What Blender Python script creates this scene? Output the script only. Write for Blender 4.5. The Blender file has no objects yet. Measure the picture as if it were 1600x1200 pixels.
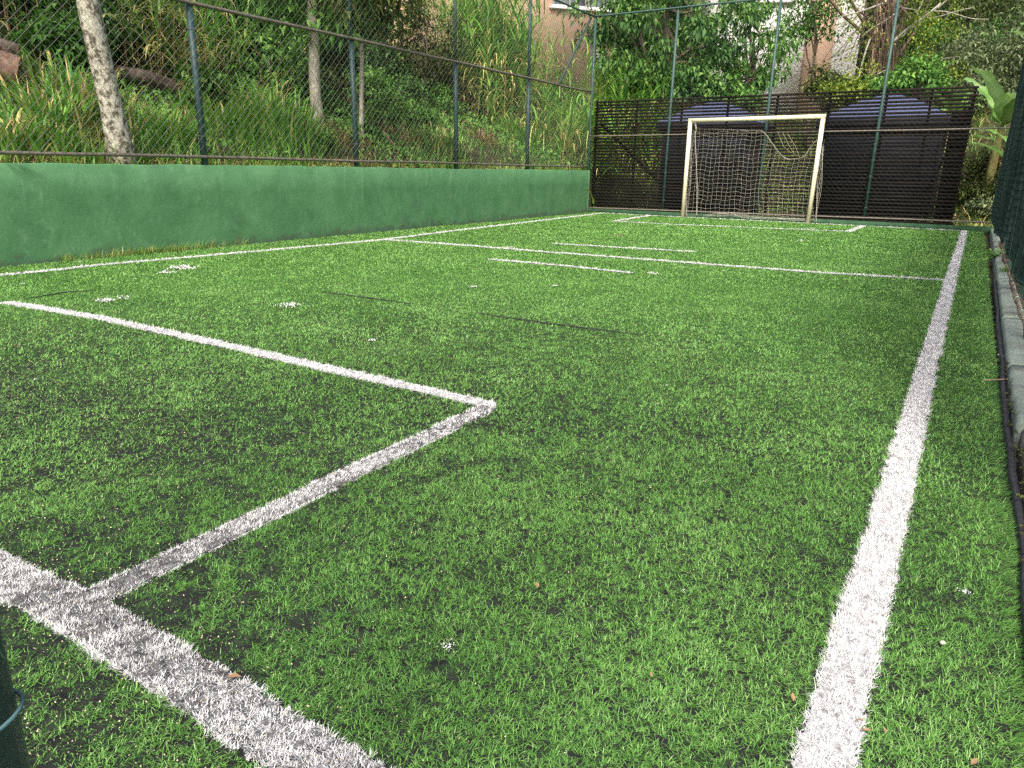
import bpy, math, random
import numpy as np
from mathutils import Matrix, Vector

random.seed(7)
rng = np.random.default_rng(11)
SC = bpy.context.scene
COL = SC.collection

# ------------------------------------------------------------------ camera
FOC = 1119.33                       # focal length in photo pixels (1600 wide)
CAMH = 1.0
PITCH, ROLL, YAW = math.radians(16.722), math.radians(-0.962), math.radians(31.715)
_fw = np.array([-math.sin(YAW) * math.cos(PITCH), math.cos(YAW) * math.cos(PITCH), -math.sin(PITCH)])
_rt = np.array([math.cos(YAW), math.sin(YAW), 0.0])
_dn = np.cross(_fw, _rt)
RIGHT = _rt * math.cos(ROLL) + _dn * math.sin(ROLL)
DOWN = -_rt * math.sin(ROLL) + _dn * math.cos(ROLL)
FWD = _fw
cam = bpy.data.cameras.new('camera')
cam.sensor_width = 36.0
cam.lens = FOC / 1600 * 36.0
cam.clip_start = 0.05
cam.clip_end = 1000
camo = bpy.data.objects.new('camera', cam)
COL.objects.link(camo)
m = Matrix.Identity(4)
for i in range(3):
    m[i][0] = RIGHT[i]; m[i][1] = -DOWN[i]; m[i][2] = -FWD[i]
m[2][3] = CAMH
camo.matrix_world = m
SC.camera = camo

# ------------------------------------------------------------------ world, sun, exposure
SUN_EL, SUN_AZ = math.radians(47), math.radians(160)     # azimuth: clockwise from +y
world = bpy.data.worlds.new('World')
SC.world = world
world.use_nodes = True
wn = world.node_tree
bg = wn.nodes['Background']
sky = wn.nodes.new('ShaderNodeTexSky')
sky.sky_type = 'NISHITA'
sky.sun_disc = False
sky.sun_elevation = SUN_EL
sky.sun_rotation = SUN_AZ
sky.air_density = 1.0
sky.dust_density = 6.0
sky.ozone_density = 0.6
wn.links.new(sky.outputs[0], bg.inputs[0])
bg.inputs[1].default_value = 0.15
sl = bpy.data.lights.new('sun', 'SUN')
sl.energy = 2.3
sl.angle = math.radians(13)
sl.color = (1.0, 0.97, 0.92)
so = bpy.data.objects.new('sun', sl)
COL.objects.link(so)
sd = Vector((math.sin(SUN_AZ) * math.cos(SUN_EL), math.cos(SUN_AZ) * math.cos(SUN_EL), math.sin(SUN_EL)))
so.rotation_euler = sd.to_track_quat('Z', 'Y').to_euler()
SC.view_settings.view_transform = 'Standard'
SC.view_settings.look = 'None'
SC.view_settings.gamma = 1.0
SC.view_settings.exposure = 0.85
SC.cycles.use_denoising = False
SC.cycles.max_bounces = 8
SC.cycles.transparent_max_bounces = 8

# ------------------------------------------------------------------ pixel -> place helpers
def ray(px, py):
    return RIGHT * (px - 800.0) + DOWN * (py - 600.0) + FWD * FOC
def G(px, py, z=0.0):
    r = ray(px, py); t = (CAMH - z) / -r[2]
    return np.array([r[0] * t, r[1] * t, z])
def ONX(px, py, X):
    r = ray(px, py); t = X / r[0]
    return np.array([X, r[1] * t, CAMH + r[2] * t])
def ONY(px, py, Y):
    r = ray(px, py); t = Y / r[1]
    return np.array([r[0] * t, Y, CAMH + r[2] * t])
def ATD(px, py, D):
    r = ray(px, py); t = D / math.hypot(r[0], r[1])
    return np.array([r[0] * t, r[1] * t, CAMH + r[2] * t])

class Noise2:
    def __init__(self, seed, n=256):
        self.g = np.random.default_rng(seed).random((n, n)); self.n = n
    def one(self, x, y):
        x = np.asarray(x, float); y = np.asarray(y, float)
        xi = np.floor(x).astype(int); yi = np.floor(y).astype(int)
        fx = x - xi; fy = y - yi
        fx = fx * fx * (3 - 2 * fx); fy = fy * fy * (3 - 2 * fy)
        n = self.n; g = self.g
        a = g[xi % n, yi % n]; b = g[(xi + 1) % n, yi % n]; c = g[xi % n, (yi + 1) % n]; d = g[(xi + 1) % n, (yi + 1) % n]
        return (a * (1 - fx) + b * fx) * (1 - fy) + (c * (1 - fx) + d * fx) * fy
    def fbm(self, x, y, o=4):
        s = 0; a = 0.5; t = 0
        for k in range(o):
            s = s + a * self.one(np.asarray(x) * 2 ** k + 17.3 * k, np.asarray(y) * 2 ** k + 5.1 * k); t += a; a *= 0.5
        return s / t
NA, NB, NC, ND = Noise2(1), Noise2(2), Noise2(3), Noise2(4)

FX0 = -7.93                                  # front face of the long wall
def sstep(a, b, x):
    t = np.clip((np.asarray(x, float) - a) / (b - a), 0, 1)
    return t * t * (3 - 2 * t)
def H(x, y):
    """height of the ground round the pitch"""
    x = np.asarray(x, float); y = np.asarray(y, float)
    xe_ = FX0 - .010 * np.clip(y, -2, 17) - .10
    s = np.clip(xe_ - x, 0, None)
    bump = (NA.fbm(x * .45, y * .45, 3) - .5)
    left = 0.93 + np.minimum(.43 * s, 3.5) + .03 * s + bump * .55 * sstep(0, 1.2, s) + np.clip(s - 26, 0, None) * .42
    # past the end of the wall the bank runs out as a slope instead of a face
    ramp = sstep(-5.9, -8.1, x) * sstep(16.9, 18.2, y) * .93
    left = np.where(s > 0, left, np.where(y > 16.8, ramp, 0))
    yb = 20.9 + (18.2 - 20.9) * sstep(-1.6, .2, x)
    back = np.clip(y - yb, 0, None)
    back = np.minimum(back * .5, 4.6) + np.clip(y - 36, 0, None) * .42 + bump * .5 * sstep(0, 1.5, back)
    rgt = np.clip(x - .7, 0, None) * .5
    rgt = np.minimum(rgt, 3) + np.clip(x - 8, 0, None) * .3
    rgt = rgt * sstep(-3, 2, y)
    return -.07 + np.maximum(np.maximum(left + .0 * s, back), rgt)
def HIT(px, py, lift=0.0):
    r = ray(px, py); r = r / math.hypot(r[0], r[1])
    D = 7.0
    while D < 90:
        p = np.array([r[0] * D, r[1] * D, CAMH + r[2] * D])
        if p[2] < float(H(p[0], p[1])) + lift and (p[0] < -8.1 or p[1] > 16.9 or p[0] > .6):
            return p
        D += .05
    return p

# ------------------------------------------------------------------ mesh helpers
def np_mesh(name, V, faces, tone=None, smooth=False):
    """faces: list of integer arrays, each (n, k)"""
    me = bpy.data.meshes.new(name)
    V = np.asarray(V, np.float32)
    me.vertices.add(len(V)); me.vertices.foreach_set('co', V.ravel())
    faces = [np.asarray(f, np.int32) for f in faces if len(f)]
    nl = sum(f.size for f in faces); npoly = sum(len(f) for f in faces)
    me.loops.add(nl); me.polygons.add(npoly)
    me.loops.foreach_set('vertex_index', np.concatenate([f.ravel() for f in faces]))
    tot = np.concatenate([np.full(len(f), f.shape[1], np.int32) for f in faces])
    st = np.concatenate([[0], np.cumsum(tot)[:-1]]).astype(np.int32)
    me.polygons.foreach_set('loop_start', st)
    me.polygons.foreach_set('loop_total', tot)
    if smooth:
        me.polygons.foreach_set('use_smooth', np.ones(npoly, bool))
    if tone is not None:
        a = me.attributes.new('tone', 'FLOAT', 'POINT'); a.data.foreach_set('value', np.asarray(tone, np.float32))
    me.update(calc_edges=True)
    me.validate()
    return me

class Acc:
    def __init__(self): self.v = []; self.f = []; self.n = 0; self.t = []
    def add(self, V, F, tone=.5):
        V = np.asarray(V, float)
        self.v.append(V); self.t.append(np.broadcast_to(np.asarray(tone, float), (len(V),)))
        for f in F: self.f.append(np.asarray(f, int).reshape(len(f), -1) + self.n)
        self.n += len(V)
    def box(self, c, s, rot=None, tone=.5):
        c = np.asarray(c, float); s = np.asarray(s, float) / 2
        V = np.array([[i, j, k] for i in (-1, 1) for j in (-1, 1) for k in (-1, 1)], float) * s
        if rot is not None: V = V @ np.asarray(rot).T
        self.add(V + c, [[[0, 1, 3, 2], [4, 6, 7, 5], [0, 4, 5, 1], [2, 3, 7, 6], [0, 2, 6, 4], [1, 5, 7, 3]]], tone)
    def beam(self, a, b, w, h, tone=.5):
        a = np.asarray(a, float); b = np.asarray(b, float); d = b - a; L = np.linalg.norm(d); d /= L
        up = np.array([0, 0, 1.]) if abs(d[2]) < .9 else np.array([0, 1., 0])
        s = np.cross(d, up); s /= np.linalg.norm(s); u = np.cross(s, d)
        self.box((a + b) / 2, (L, w, h), np.stack([d, s, u], 1), tone)
    def tube(self, pts, rad, n=8, cap=True, tone=.5):
        P = np.asarray(pts, float); k = len(P); rad = np.broadcast_to(np.asarray(rad, float), (k,))
        T = np.gradient(P, axis=0); T /= np.linalg.norm(T, axis=1)[:, None] + 1e-12
        ref = np.array([0, 0, 1.]) if abs(T[0][2]) < .9 else np.array([1., 0, 0])
        V = []
        s = np.cross(T[0], ref); s /= np.linalg.norm(s)
        for i in range(k):
            s = s - T[i] * (s @ T[i]); s /= np.linalg.norm(s) + 1e-12
            u = np.cross(T[i], s)
            a = np.arange(n) * 2 * math.pi / n
            V.append(P[i] + rad[i] * (np.cos(a)[:, None] * s + np.sin(a)[:, None] * u))
        V = np.concatenate(V)
        q = []
        for i in range(k - 1):
            for j in range(n):
                q.append([i * n + j, i * n + (j + 1) % n, (i + 1) * n + (j + 1) % n, (i + 1) * n + j])
        F = [q]
        if cap and n > 4:
            F += [[list(range(n))[::-1]], [[(k - 1) * n + j for j in range(n)]]]
        elif cap:
            F += [[list(range(n))[::-1]], [[(k - 1) * n + j for j in range(n)]]]
        self.add(V, F, np.repeat(np.broadcast_to(np.asarray(tone, float), (k,)), n))
    def mesh(self, name, smooth=False):
        byk = {}
        for f in self.f: byk.setdefault(f.shape[1], []).append(f)
        return np_mesh(name, np.concatenate(self.v), [np.concatenate(x) for x in byk.values()], np.concatenate(self.t), smooth)
    def obj(self, name, mat, parent=None, smooth=False):
        return link(name, self.mesh(name, smooth), mat, parent)

def link(name, me, mat, parent=None):
    o = bpy.data.objects.new(name, me)
    COL.objects.link(o)
    if mat is not None and not me.materials: me.materials.append(mat)
    if parent is not None: o.parent = parent; o.matrix_parent_inverse = parent.matrix_world.inverted() if False else Matrix.Translation(-Vector(parent.location))
    return o
def tag(o, label=None, cat=None, group=None, kind=None):
    if label: o['label'] = label
    if cat: o['category'] = cat
    if group: o['group'] = group
    if kind: o['kind'] = kind
    return o
def thing(name, loc, label, cat, group=None):
    o = bpy.data.objects.new(name, None); COL.objects.link(o); o.location = tuple(loc); o.empty_display_size = .2
    return tag(o, label, cat, group)

# ------------------------------------------------------------------ materials
def mat_new(name):
    mt = bpy.data.materials.new(name); mt.use_nodes = True
    nt = mt.node_tree; b = nt.nodes['Principled BSDF']
    return mt, nt, b
def nd(nt, t, **kw):
    n = nt.nodes.new(t)
    for k, v in kw.items(): setattr(n, k, v)
    return n
def ramp(nt, stops, interp='LINEAR'):
    r = nt.nodes.new('ShaderNodeValToRGB'); cr = r.color_ramp; cr.interpolation = interp
    while len(cr.elements) < len(stops): cr.elements.new(.5)
    for e, (p, c) in zip(cr.elements, stops): e.position = p; e.color = (*c, 1) if len(c) == 3 else c
    return r
def noise(nt, scale, detail=4, rough=.55, coord=None, dist=0):
    n = nt.nodes.new('ShaderNodeTexNoise'); n.inputs['Scale'].default_value = scale; n.inputs['Detail'].default_value = detail
    n.inputs['Roughness'].default_value = rough; n.inputs['Distortion'].default_value = dist
    if coord is not None: nt.links.new(coord, n.inputs['Vector'])
    return n
def objco(nt, scale=None):
    g = nt.nodes.new('ShaderNodeNewGeometry')          # world position, stays put whatever the object's origin
    if scale is None: return g.outputs['Position']
    mp = nt.nodes.new('ShaderNodeMapping'); mp.inputs['Scale'].default_value = scale
    nt.links.new(g.outputs['Position'], mp.inputs['Vector']); return mp.outputs[0]
def bump(nt, b, src, strength=.3, dist=.01):
    n = nt.nodes.new('ShaderNodeBump'); n.inputs['Strength'].default_value = strength; n.inputs['Distance'].default_value = dist
    nt.links.new(src, n.inputs['Height']); nt.links.new(n.outputs[0], b.inputs['Normal'])

def leaf_mat(name, stops, rough=.5, trans=.28, spec=.3, gain=1.35):
    mt, nt, b = mat_new(name)
    stops = [(p, tuple(min(v * gain, .85) for v in c)) for p, c in stops]
    at = nd(nt, 'ShaderNodeAttribute', attribute_name='tone')
    r = ramp(nt, stops); nt.links.new(at.outputs['Fac'], r.inputs[0])
    nt.links.new(r.outputs[0], b.inputs['Base Color'])
    b.inputs['Roughness'].default_value = rough; b.inputs['Specular IOR Level'].default_value = spec
    if trans > 0:
        tr = nd(nt, 'ShaderNodeBsdfTranslucent'); nt.links.new(r.outputs[0], tr.inputs[0])
        mx = nd(nt, 'ShaderNodeMixShader'); mx.inputs[0].default_value = trans
        nt.links.new(b.outputs[0], mx.inputs[1]); nt.links.new(tr.outputs[0], mx.inputs[2])
        nt.links.new(mx.outputs[0], nt.nodes['Material Output'].inputs[0])
    return mt
def noise_mat(name, stops, scale=4, detail=6, rough=.8, bumps=0, bscale=40, spec=.3, coord_scale=None, dist=0, bdist=.01, nrough=.6):
    mt, nt, b = mat_new(name)
    co = objco(nt, coord_scale)
    n = noise(nt, scale, detail, nrough, co, dist)
    r = ramp(nt, stops); nt.links.new(n.outputs['Fac'], r.inputs[0]); nt.links.new(r.outputs[0], b.inputs['Base Color'])
    b.inputs['Roughness'].default_value = rough; b.inputs['Specular IOR Level'].default_value = spec if name != 'slat_wood' else .12
    if bumps:
        n2 = noise(nt, bscale, 5, .6, objco(nt)); bump(nt, b, n2.outputs['Fac'], bumps, bdist)
    return mt

M = {}
M['turf'] = leaf_mat('turf_fibre', [(0, (.022, .058, .018)), (.3, (.060, .170, .030)), (.6, (.120, .300, .052)), (.85, (.205, .425, .088)), (1, (.37, .55, .23))], .5, .22, .3, 1)
M['white_fibre'] = leaf_mat('white_fibre', [(0, (.40, .41, .42)), (.5, (.66, .66, .655)), (1, (.82, .82, .81))], .5, .2, .35, 1)
M['grass'] = leaf_mat('bank_grass', [(0, (.014, .038, .008)), (.3, (.045, .135, .018)), (.60, (.115, .255, .038)), (.78, (.25, .30, .075)), (1, (.42, .32, .15))], .45, .3, .35, 1.75)
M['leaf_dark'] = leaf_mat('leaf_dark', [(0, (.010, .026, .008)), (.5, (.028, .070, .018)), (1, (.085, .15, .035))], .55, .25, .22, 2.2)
M['leaf_mid'] = leaf_mat('leaf_mid', [(0, (.018, .050, .010)), (.5, (.050, .125, .020)), (1, (.13, .23, .045))], .5, .3, .28, 2.0)
M['leaf_yellow'] = leaf_mat('leaf_yellow', [(0, (.045, .075, .010)), (.5, (.115, .18, .022)), (1, (.28, .32, .045))], .45, .35)
M['leaf_grey'] = leaf_mat('leaf_grey', [(0, (.045, .070, .030)), (.5, (.11, .15, .065)), (1, (.25, .29, .15))], .5, .25)
M['leaf_olive'] = leaf_mat('leaf_olive', [(0, (.022, .034, .010)), (.5, (.060, .085, .020)), (1, (.14, .165, .045))], .5, .25)
M['leaf_dry'] = leaf_mat('leaf_dry', [(0, (.09, .05, .022)), (.5, (.24, .15, .07)), (1, (.46, .33, .17))], .7, .25, .2)
M['banana'] = leaf_mat('banana_leaf', [(0, (.06, .13, .02)), (.5, (.12, .24, .05)), (1, (.27, .38, .14))], .35, .35, .5)
M['bark'] = noise_mat('bark', [(.3, (.055, .042, .030)), (.55, (.14, .11, .08)), (.75, (.26, .22, .17))], 5, 8, .9, .6, 30, coord_scale=(6, 6, 1.2), bdist=.03)
M['bark_pale'] = noise_mat('bark_pale', [(.35, (.22, .20, .16)), (.6, (.42, .40, .34)), (.8, (.55, .52, .46))], 5, 8, .9, .4, 30, coord_scale=(5, 5, 1.5), bdist=.02)
M['vine'] = noise_mat('vine_bark', [(.3, (.055, .036, .025)), (.6, (.14, .098, .070)), (.8, (.25, .19, .14))], 8, 6, .9, .5, 40, coord_scale=(8, 8, 1))
M['soil'] = noise_mat('bank_soil', [(.30, (.020, .022, .010)), (.45, (.045, .038, .018)), (.58, (.06, .075, .022)), (.75, (.14, .10, .05))], 2.2, 9, .95, .8, 25, bdist=.05)
M['slat'] = noise_mat('slat_wood', [(.3, (.007, .0056, .005)), (.6, (.017, .0125, .0105)), (.85, (.040, .028, .022))], 3, 7, .8, .3, 60, coord_scale=(1, 1, 14))
M['tent'] = noise_mat('tent_cloth', [(.3, (.010, .011, .022)), (.7, (.018, .020, .036))], 3, 4, .7)
M['tent_roof'] = noise_mat('tent_roof_cloth', [(.3, (.065, .08, .155)), (.7, (.10, .12, .21))], 2, 4, .6)
M['net'] = noise_mat('net_cord', [(.3, (.38, .36, .30)), (.7, (.58, .55, .47))], 6, 4, .8)
M['wire'] = noise_mat('fence_wire', [(.3, (.07, .08, .073)), (.7, (.19, .195, .18))], 5, 3, .55)
M['wire_green'] = noise_mat('green_wire', [(.3, (.010, .034, .027)), (.7, (.022, .062, .050))], 6, 3, .5)
M['net_green'] = noise_mat('shade_net', [(.35, (.004, .013, .011)), (.55, (.010, .030, .025)), (.72, (.045, .085, .075))], 2.5, 6, .7, coord_scale=(1, 4, .6))
M['rubber'] = noise_mat('rubber_edge', [(.3, (.014, .014, .017)), (.65, (.036, .036, .042)), (.9, (.12, .11, .10))], 18, 6, .6, .3, 90)
M['crumb'] = leaf_mat('crumb_specks', [(0, (.012, .012, .013)), (.45, (.03, .03, .03)), (.55, (.30, .24, .15)), (1, (.62, .52, .36))], .8, 0, .3, 1)
M['foam'] = noise_mat('white_fluff', [(.3, (.48, .51, .48)), (.7, (.70, .72, .69))], 60, 4, .9, .5, 120)
M['stone'] = noise_mat('pale_stone', [(.3, (.40, .36, .26)), (.7, (.62, .58, .46))], 60, 4, .8)

def post_mat(name, c0, c1, rust=.12):
    mt, nt, b = mat_new(name)
    co = objco(nt, (6, 6, 2.5))
    n = noise(nt, 3, 7, .65, co)
    r = ramp(nt, [(.3, c0), (.62, c1), (1 - rust, c1), (1, (.16, .12, .09))]); nt.links.new(n.outputs['Fac'], r.inputs[0])
    nt.links.new(r.outputs[0], b.inputs['Base Color']); b.inputs['Roughness'].default_value = .55
    bump(nt, b, noise(nt, 60, 4, .6, objco(nt)).outputs['Fac'], .25, .004)
    return mt
M['post'] = post_mat('post_paint', (.010, .034, .036), (.026, .068, .066))
M['post_light'] = post_mat('post_paint_light', (.016, .048, .042), (.036, .084, .072))
M['rail'] = post_mat('rail_paint', (.060, .056, .046), (.17, .145, .115), .25)
M['goal'] = None
def goal_mat():
    mt, nt, b = mat_new('goal_paint')
    co = objco(nt, (3, 3, 1.6))
    n = noise(nt, 1.1, 7, .62, co)
    r = ramp(nt, [(.30, (.72, .68, .52)), (.58, (.66, .60, .42)), (.66, (.40, .20, .07)), (.74, (.28, .12, .04))])
    nt.links.new(n.outputs['Fac'], r.inputs[0]); nt.links.new(r.outputs[0], b.inputs['Base Color']); b.inputs['Roughness'].default_value = .5
    bump(nt, b, noise(nt, 50, 4, .6, objco(nt)).outputs['Fac'], .2, .004)
    return mt
M['goal'] = goal_mat()

def wall_mat():
    mt, nt, b = mat_new('green_wall_paint')
    P = objco(nt)
    n1 = noise(nt, 2.4, 12, .72, P, .4)
    r1 = ramp(nt, [(.28, (.058, .155, .070)), (.45, (.074, .192, .086)), (.56, (.088, .218, .098)), (.72, (.120, .255, .125))])
    nt.links.new(n1.outputs['Fac'], r1.inputs[0])
    n2 = noise(nt, 11, 10, .74, objco(nt, (1, 1, .6)), .3)
    r2 = ramp(nt, [(.54, (0, 0, 0)), (.78, (1, 1, 1))]); nt.links.new(n2.outputs['Fac'], r2.inputs[0])
    mx = nd(nt, 'ShaderNodeMixRGB'); mx.inputs[2].default_value = (.19, .33, .20, 1)
    mu = nd(nt, 'ShaderNodeMath', operation='MULTIPLY'); mu.inputs[1].default_value = .7
    nt.links.new(r2.outputs[0], mu.inputs[0]); nt.links.new(mu.outputs[0], mx.inputs[0]); nt.links.new(r1.outputs[0], mx.inputs[1])
    vo = nd(nt, 'ShaderNodeTexVoronoi'); vo.inputs['Scale'].default_value = 1.15; vo.feature = 'F1'; nt.links.new(P, vo.inputs['Vector'])
    nv_ = noise(nt, 16, 6, .7, P); av = nd(nt, 'ShaderNodeMath', operation='MULTIPLY_ADD'); av.inputs[1].default_value = .32; nt.links.new(nv_.outputs['Fac'], av.inputs[0]); nt.links.new(vo.outputs['Distance'], av.inputs[2])
    rv = ramp(nt, [(.22, (1, 1, 1)), (.36, (0, 0, 0))]); nt.links.new(av.outputs[0], rv.inputs[0])
    muv = nd(nt, 'ShaderNodeMath', operation='MULTIPLY'); muv.inputs[1].default_value = .45; nt.links.new(rv.outputs[0], muv.inputs[0])
    mxv = nd(nt, 'ShaderNodeMixRGB'); mxv.inputs[2].default_value = (.055, .13, .075, 1); nt.links.new(muv.outputs[0], mxv.inputs[0]); nt.links.new(mx.outputs[0], mxv.inputs[1]); mx = mxv
    # thin pale runs and scratches
    n3 = noise(nt, 3.2, 3, .5, objco(nt, (4, 4, .25)), .5)
    r3 = ramp(nt, [(.68, (0, 0, 0)), (.74, (1, 1, 1))]); nt.links.new(n3.outputs['Fac'], r3.inputs[0])
    mu3 = nd(nt, 'ShaderNodeMath', operation='MULTIPLY'); mu3.inputs[1].default_value = .2; nt.links.new(r3.outputs[0], mu3.inputs[0])
    mx2 = nd(nt, 'ShaderNodeMixRGB'); mx2.inputs[2].default_value = (.32, .45, .33, 1)
    nt.links.new(mu3.outputs[0], mx2.inputs[0]); nt.links.new(mx.outputs[0], mx2.inputs[1])
    # splashed mud along the foot of the wall
    sp = nd(nt, 'ShaderNodeSeparateXYZ'); nt.links.new(P, sp.inputs[0])
    n4 = noise(nt, 5, 6, .7, P)
    ad = nd(nt, 'ShaderNodeMath', operation='MULTIPLY_ADD'); ad.inputs[1].default_value = -.55; nt.links.new(n4.outputs['Fac'], ad.inputs[0]); nt.links.new(sp.outputs['Z'], ad.inputs[2])
    r4 = ramp(nt, [(0.0, (1, 1, 1)), (.06, (0, 0, 0))])
    ad2 = nd(nt, 'ShaderNodeMath', operation='ADD'); ad2.inputs[1].default_value = .26; nt.links.new(ad.outputs[0], ad2.inputs[0]); nt.links.new(ad2.outputs[0], r4.inputs[0])
    mu4 = nd(nt, 'ShaderNodeMath', operation='MULTIPLY'); mu4.inputs[1].default_value = .5; nt.links.new(r4.outputs[0], mu4.inputs[0])
    mx3 = nd(nt, 'ShaderNodeMixRGB'); mx3.inputs[2].default_value = (.075, .085, .06, 1)
    nt.links.new(mu4.outputs[0], mx3.inputs[0]); nt.links.new(mx2.outputs[0], mx3.inputs[1])
    nt.links.new(mx3.outputs[0], b.inputs['Base Color']); b.inputs['Roughness'].default_value = .72; b.inputs['Specular IOR Level'].default_value = .25
    bump(nt, b, noise(nt, 14, 9, .65, P).outputs['Fac'], .35, .012)
    return mt
M['wall'] = wall_mat()
M['curb'] = noise_mat('painted_kerb', [(.27, (.06, .06, .05)), (.38, (.16, .175, .15)), (.5, (.215, .255, .215)), (.64, (.25, .30, .25)), (.8, (.31, .34, .30))], 4, 10, .85, .35, 60, dist=.3, bdist=.006)
M['concrete'] = noise_mat('bare_concrete', [(.3, (.13, .11, .09)), (.6, (.30, .27, .23)), (.8, (.42, .39, .34))], 9, 8, .95, .8, 30, bdist=.03)
M['end_kerb'] = noise_mat('green_end_kerb', [(.3, (.018, .055, .026)), (.7, (.040, .105, .050))], 5, 6, .85, .4, 30)
def turf_base_mat():
    mt, nt, b = mat_new('turf_base')
    P = objco(nt)
    n1 = noise(nt, 22, 8, .65, P)
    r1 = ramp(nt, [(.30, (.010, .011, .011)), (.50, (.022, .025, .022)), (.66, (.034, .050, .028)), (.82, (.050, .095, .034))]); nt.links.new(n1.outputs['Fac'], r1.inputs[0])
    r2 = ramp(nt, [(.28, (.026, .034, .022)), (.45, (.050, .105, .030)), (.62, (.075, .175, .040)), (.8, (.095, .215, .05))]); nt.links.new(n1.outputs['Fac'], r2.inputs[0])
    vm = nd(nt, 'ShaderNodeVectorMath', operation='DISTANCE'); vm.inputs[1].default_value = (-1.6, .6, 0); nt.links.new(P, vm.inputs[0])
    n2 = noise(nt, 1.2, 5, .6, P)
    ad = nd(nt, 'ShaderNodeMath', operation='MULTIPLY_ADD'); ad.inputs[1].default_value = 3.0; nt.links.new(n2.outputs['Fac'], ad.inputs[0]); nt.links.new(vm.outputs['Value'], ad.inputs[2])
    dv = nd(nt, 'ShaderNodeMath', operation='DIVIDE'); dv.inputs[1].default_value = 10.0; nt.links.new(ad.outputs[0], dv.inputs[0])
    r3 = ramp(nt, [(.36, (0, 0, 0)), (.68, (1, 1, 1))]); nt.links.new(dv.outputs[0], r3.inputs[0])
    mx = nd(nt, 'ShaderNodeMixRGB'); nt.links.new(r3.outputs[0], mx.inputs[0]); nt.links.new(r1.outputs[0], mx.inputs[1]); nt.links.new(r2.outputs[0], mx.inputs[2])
    nt.links.new(mx.outputs[0], b.inputs['Base Color']); b.inputs['Roughness'].default_value = .95; b.inputs['Specular IOR Level'].default_value = .1
    bump(nt, b, noise(nt, 220, 5, .6, P).outputs['Fac'], .9, .006)
    return mt
M['turf_base'] = turf_base_mat()
M['line_base'] = noise_mat('line_base', [(.35, (.025, .025, .026)), (.6, (.12, .12, .12))], 60, 5, .95, .5, 200)
M['line_base_clean'] = noise_mat('line_base_clean', [(.35, (.16, .16, .16)), (.6, (.42, .42, .42))], 60, 5, .95, .5, 200)
M['lichen'] = noise_mat('lichen_bark', [(.38, (.05, .045, .035)), (.46, (.17, .15, .11)), (.52, (.44, .42, .34)), (.75, (.66, .64, .55))], 17, 8, .95, .5, 45, coord_scale=(1, 1, .8), bdist=.012, nrough=.7)
M['log'] = noise_mat('log_bark', [(.3, (.045, .034, .026)), (.52, (.13, .10, .078)), (.62, (.22, .18, .14)), (.8, (.38, .33, .27))], 9, 9, .95, .6, 30, bdist=.02)
M['logpink'] = noise_mat('peeled_log', [(.32, (.08, .05, .036)), (.5, (.22, .135, .10)), (.8, (.36, .26, .20))], 11, 9, .95, .5, 30, bdist=.02)
M['logcut'] = noise_mat('log_sawn', [(.3, (.30, .15, .095)), (.7, (.48, .29, .20))], 7, 6, .9, .3, 60)
M['salmon'] = noise_mat('salmon_render', [(.3, (.60, .40, .28)), (.7, (.70, .49, .36))], 1.4, 7, .9, .2, 20)
M['offwhite'] = noise_mat('rough_white_render', [(.3, (.60, .60, .57)), (.7, (.78, .78, .75))], 2, 8, .95, .7, 14, bdist=.06)
M['frame'] = noise_mat('window_frame', [(.3, (.55, .55, .55)), (.7, (.7, .7, .7))], 3, 3, .5)
M['glass'] = noise_mat('window_glass', [(.3, (.16, .18, .22)), (.7, (.24, .27, .32))], 1.5, 3, .12, spec=.6)
M['roof'] = noise_mat('roof_edge', [(.3, (.05, .05, .055)), (.7, (.10, .10, .10))], 3, 4, .8)
M['twig'] = noise_mat('dry_twig', [(.3, (.16, .11, .075)), (.7, (.36, .28, .20))], 8, 5, .9)
M['leaf_litter'] = noise_mat('fallen_leaf', [(.3, (.17, .095, .05)), (.7, (.32, .21, .12))], 30, 3, .7)

# ------------------------------------------------------------------ foliage helpers
def blades(root, az, h, w, th0, th1, nseg, tone, curlp=1.4, tonegrad=.0, wprof=None):
    """ribbons: root (n,3); start and end lean from vertical th0, th1; length h; returns V, faces, tone"""
    n = len(root)
    d = np.stack([np.cos(az), np.sin(az), np.zeros(n)], 1); sd = np.stack([-np.sin(az), np.cos(az), np.zeros(n)], 1)
    pos = root.copy(); V = []; T = []
    for k in range(nseg + 1):
        t = k / nseg
        if wprof is None: wk = w * (1 - t ** 1.6) * (.75 + .5 * min(t * 3, 1) * .5)
        else: wk = w * wprof(t)
        if k < nseg:
            V.append(pos - sd * (wk / 2)[:, None]); V.append(pos + sd * (wk / 2)[:, None]); T += [tone + tonegrad * (t - .5)] * 2
        else:
            V.append(pos.copy()); T.append(tone + tonegrad * (t - .5))
        if k < nseg:
            tm = (k + .5) / nseg
            th = th0 + (th1 - th0) * tm ** curlp
            pos = pos + (h / nseg)[:, None] * (np.sin(th)[:, None] * d + np.cos(th)[:, None] * np.array([0, 0, 1.]))
    nv = 2 * nseg + 1
    V = np.stack(V, 1).reshape(-1, 3); T = np.stack(T, 1).reshape(-1)
    base = (np.arange(n) * nv)[:, None]
    Q = np.concatenate([base + np.array([2 * k, 2 * k + 1, 2 * k + 3, 2 * k + 2]) for k in range(nseg - 1)]) if nseg > 1 else np.zeros((0, 4), int)
    Tr = base + np.array([2 * nseg - 2, 2 * nseg - 1, 2 * nseg])
    return V, [Q, Tr], np.clip(T, 0, 1)

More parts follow.
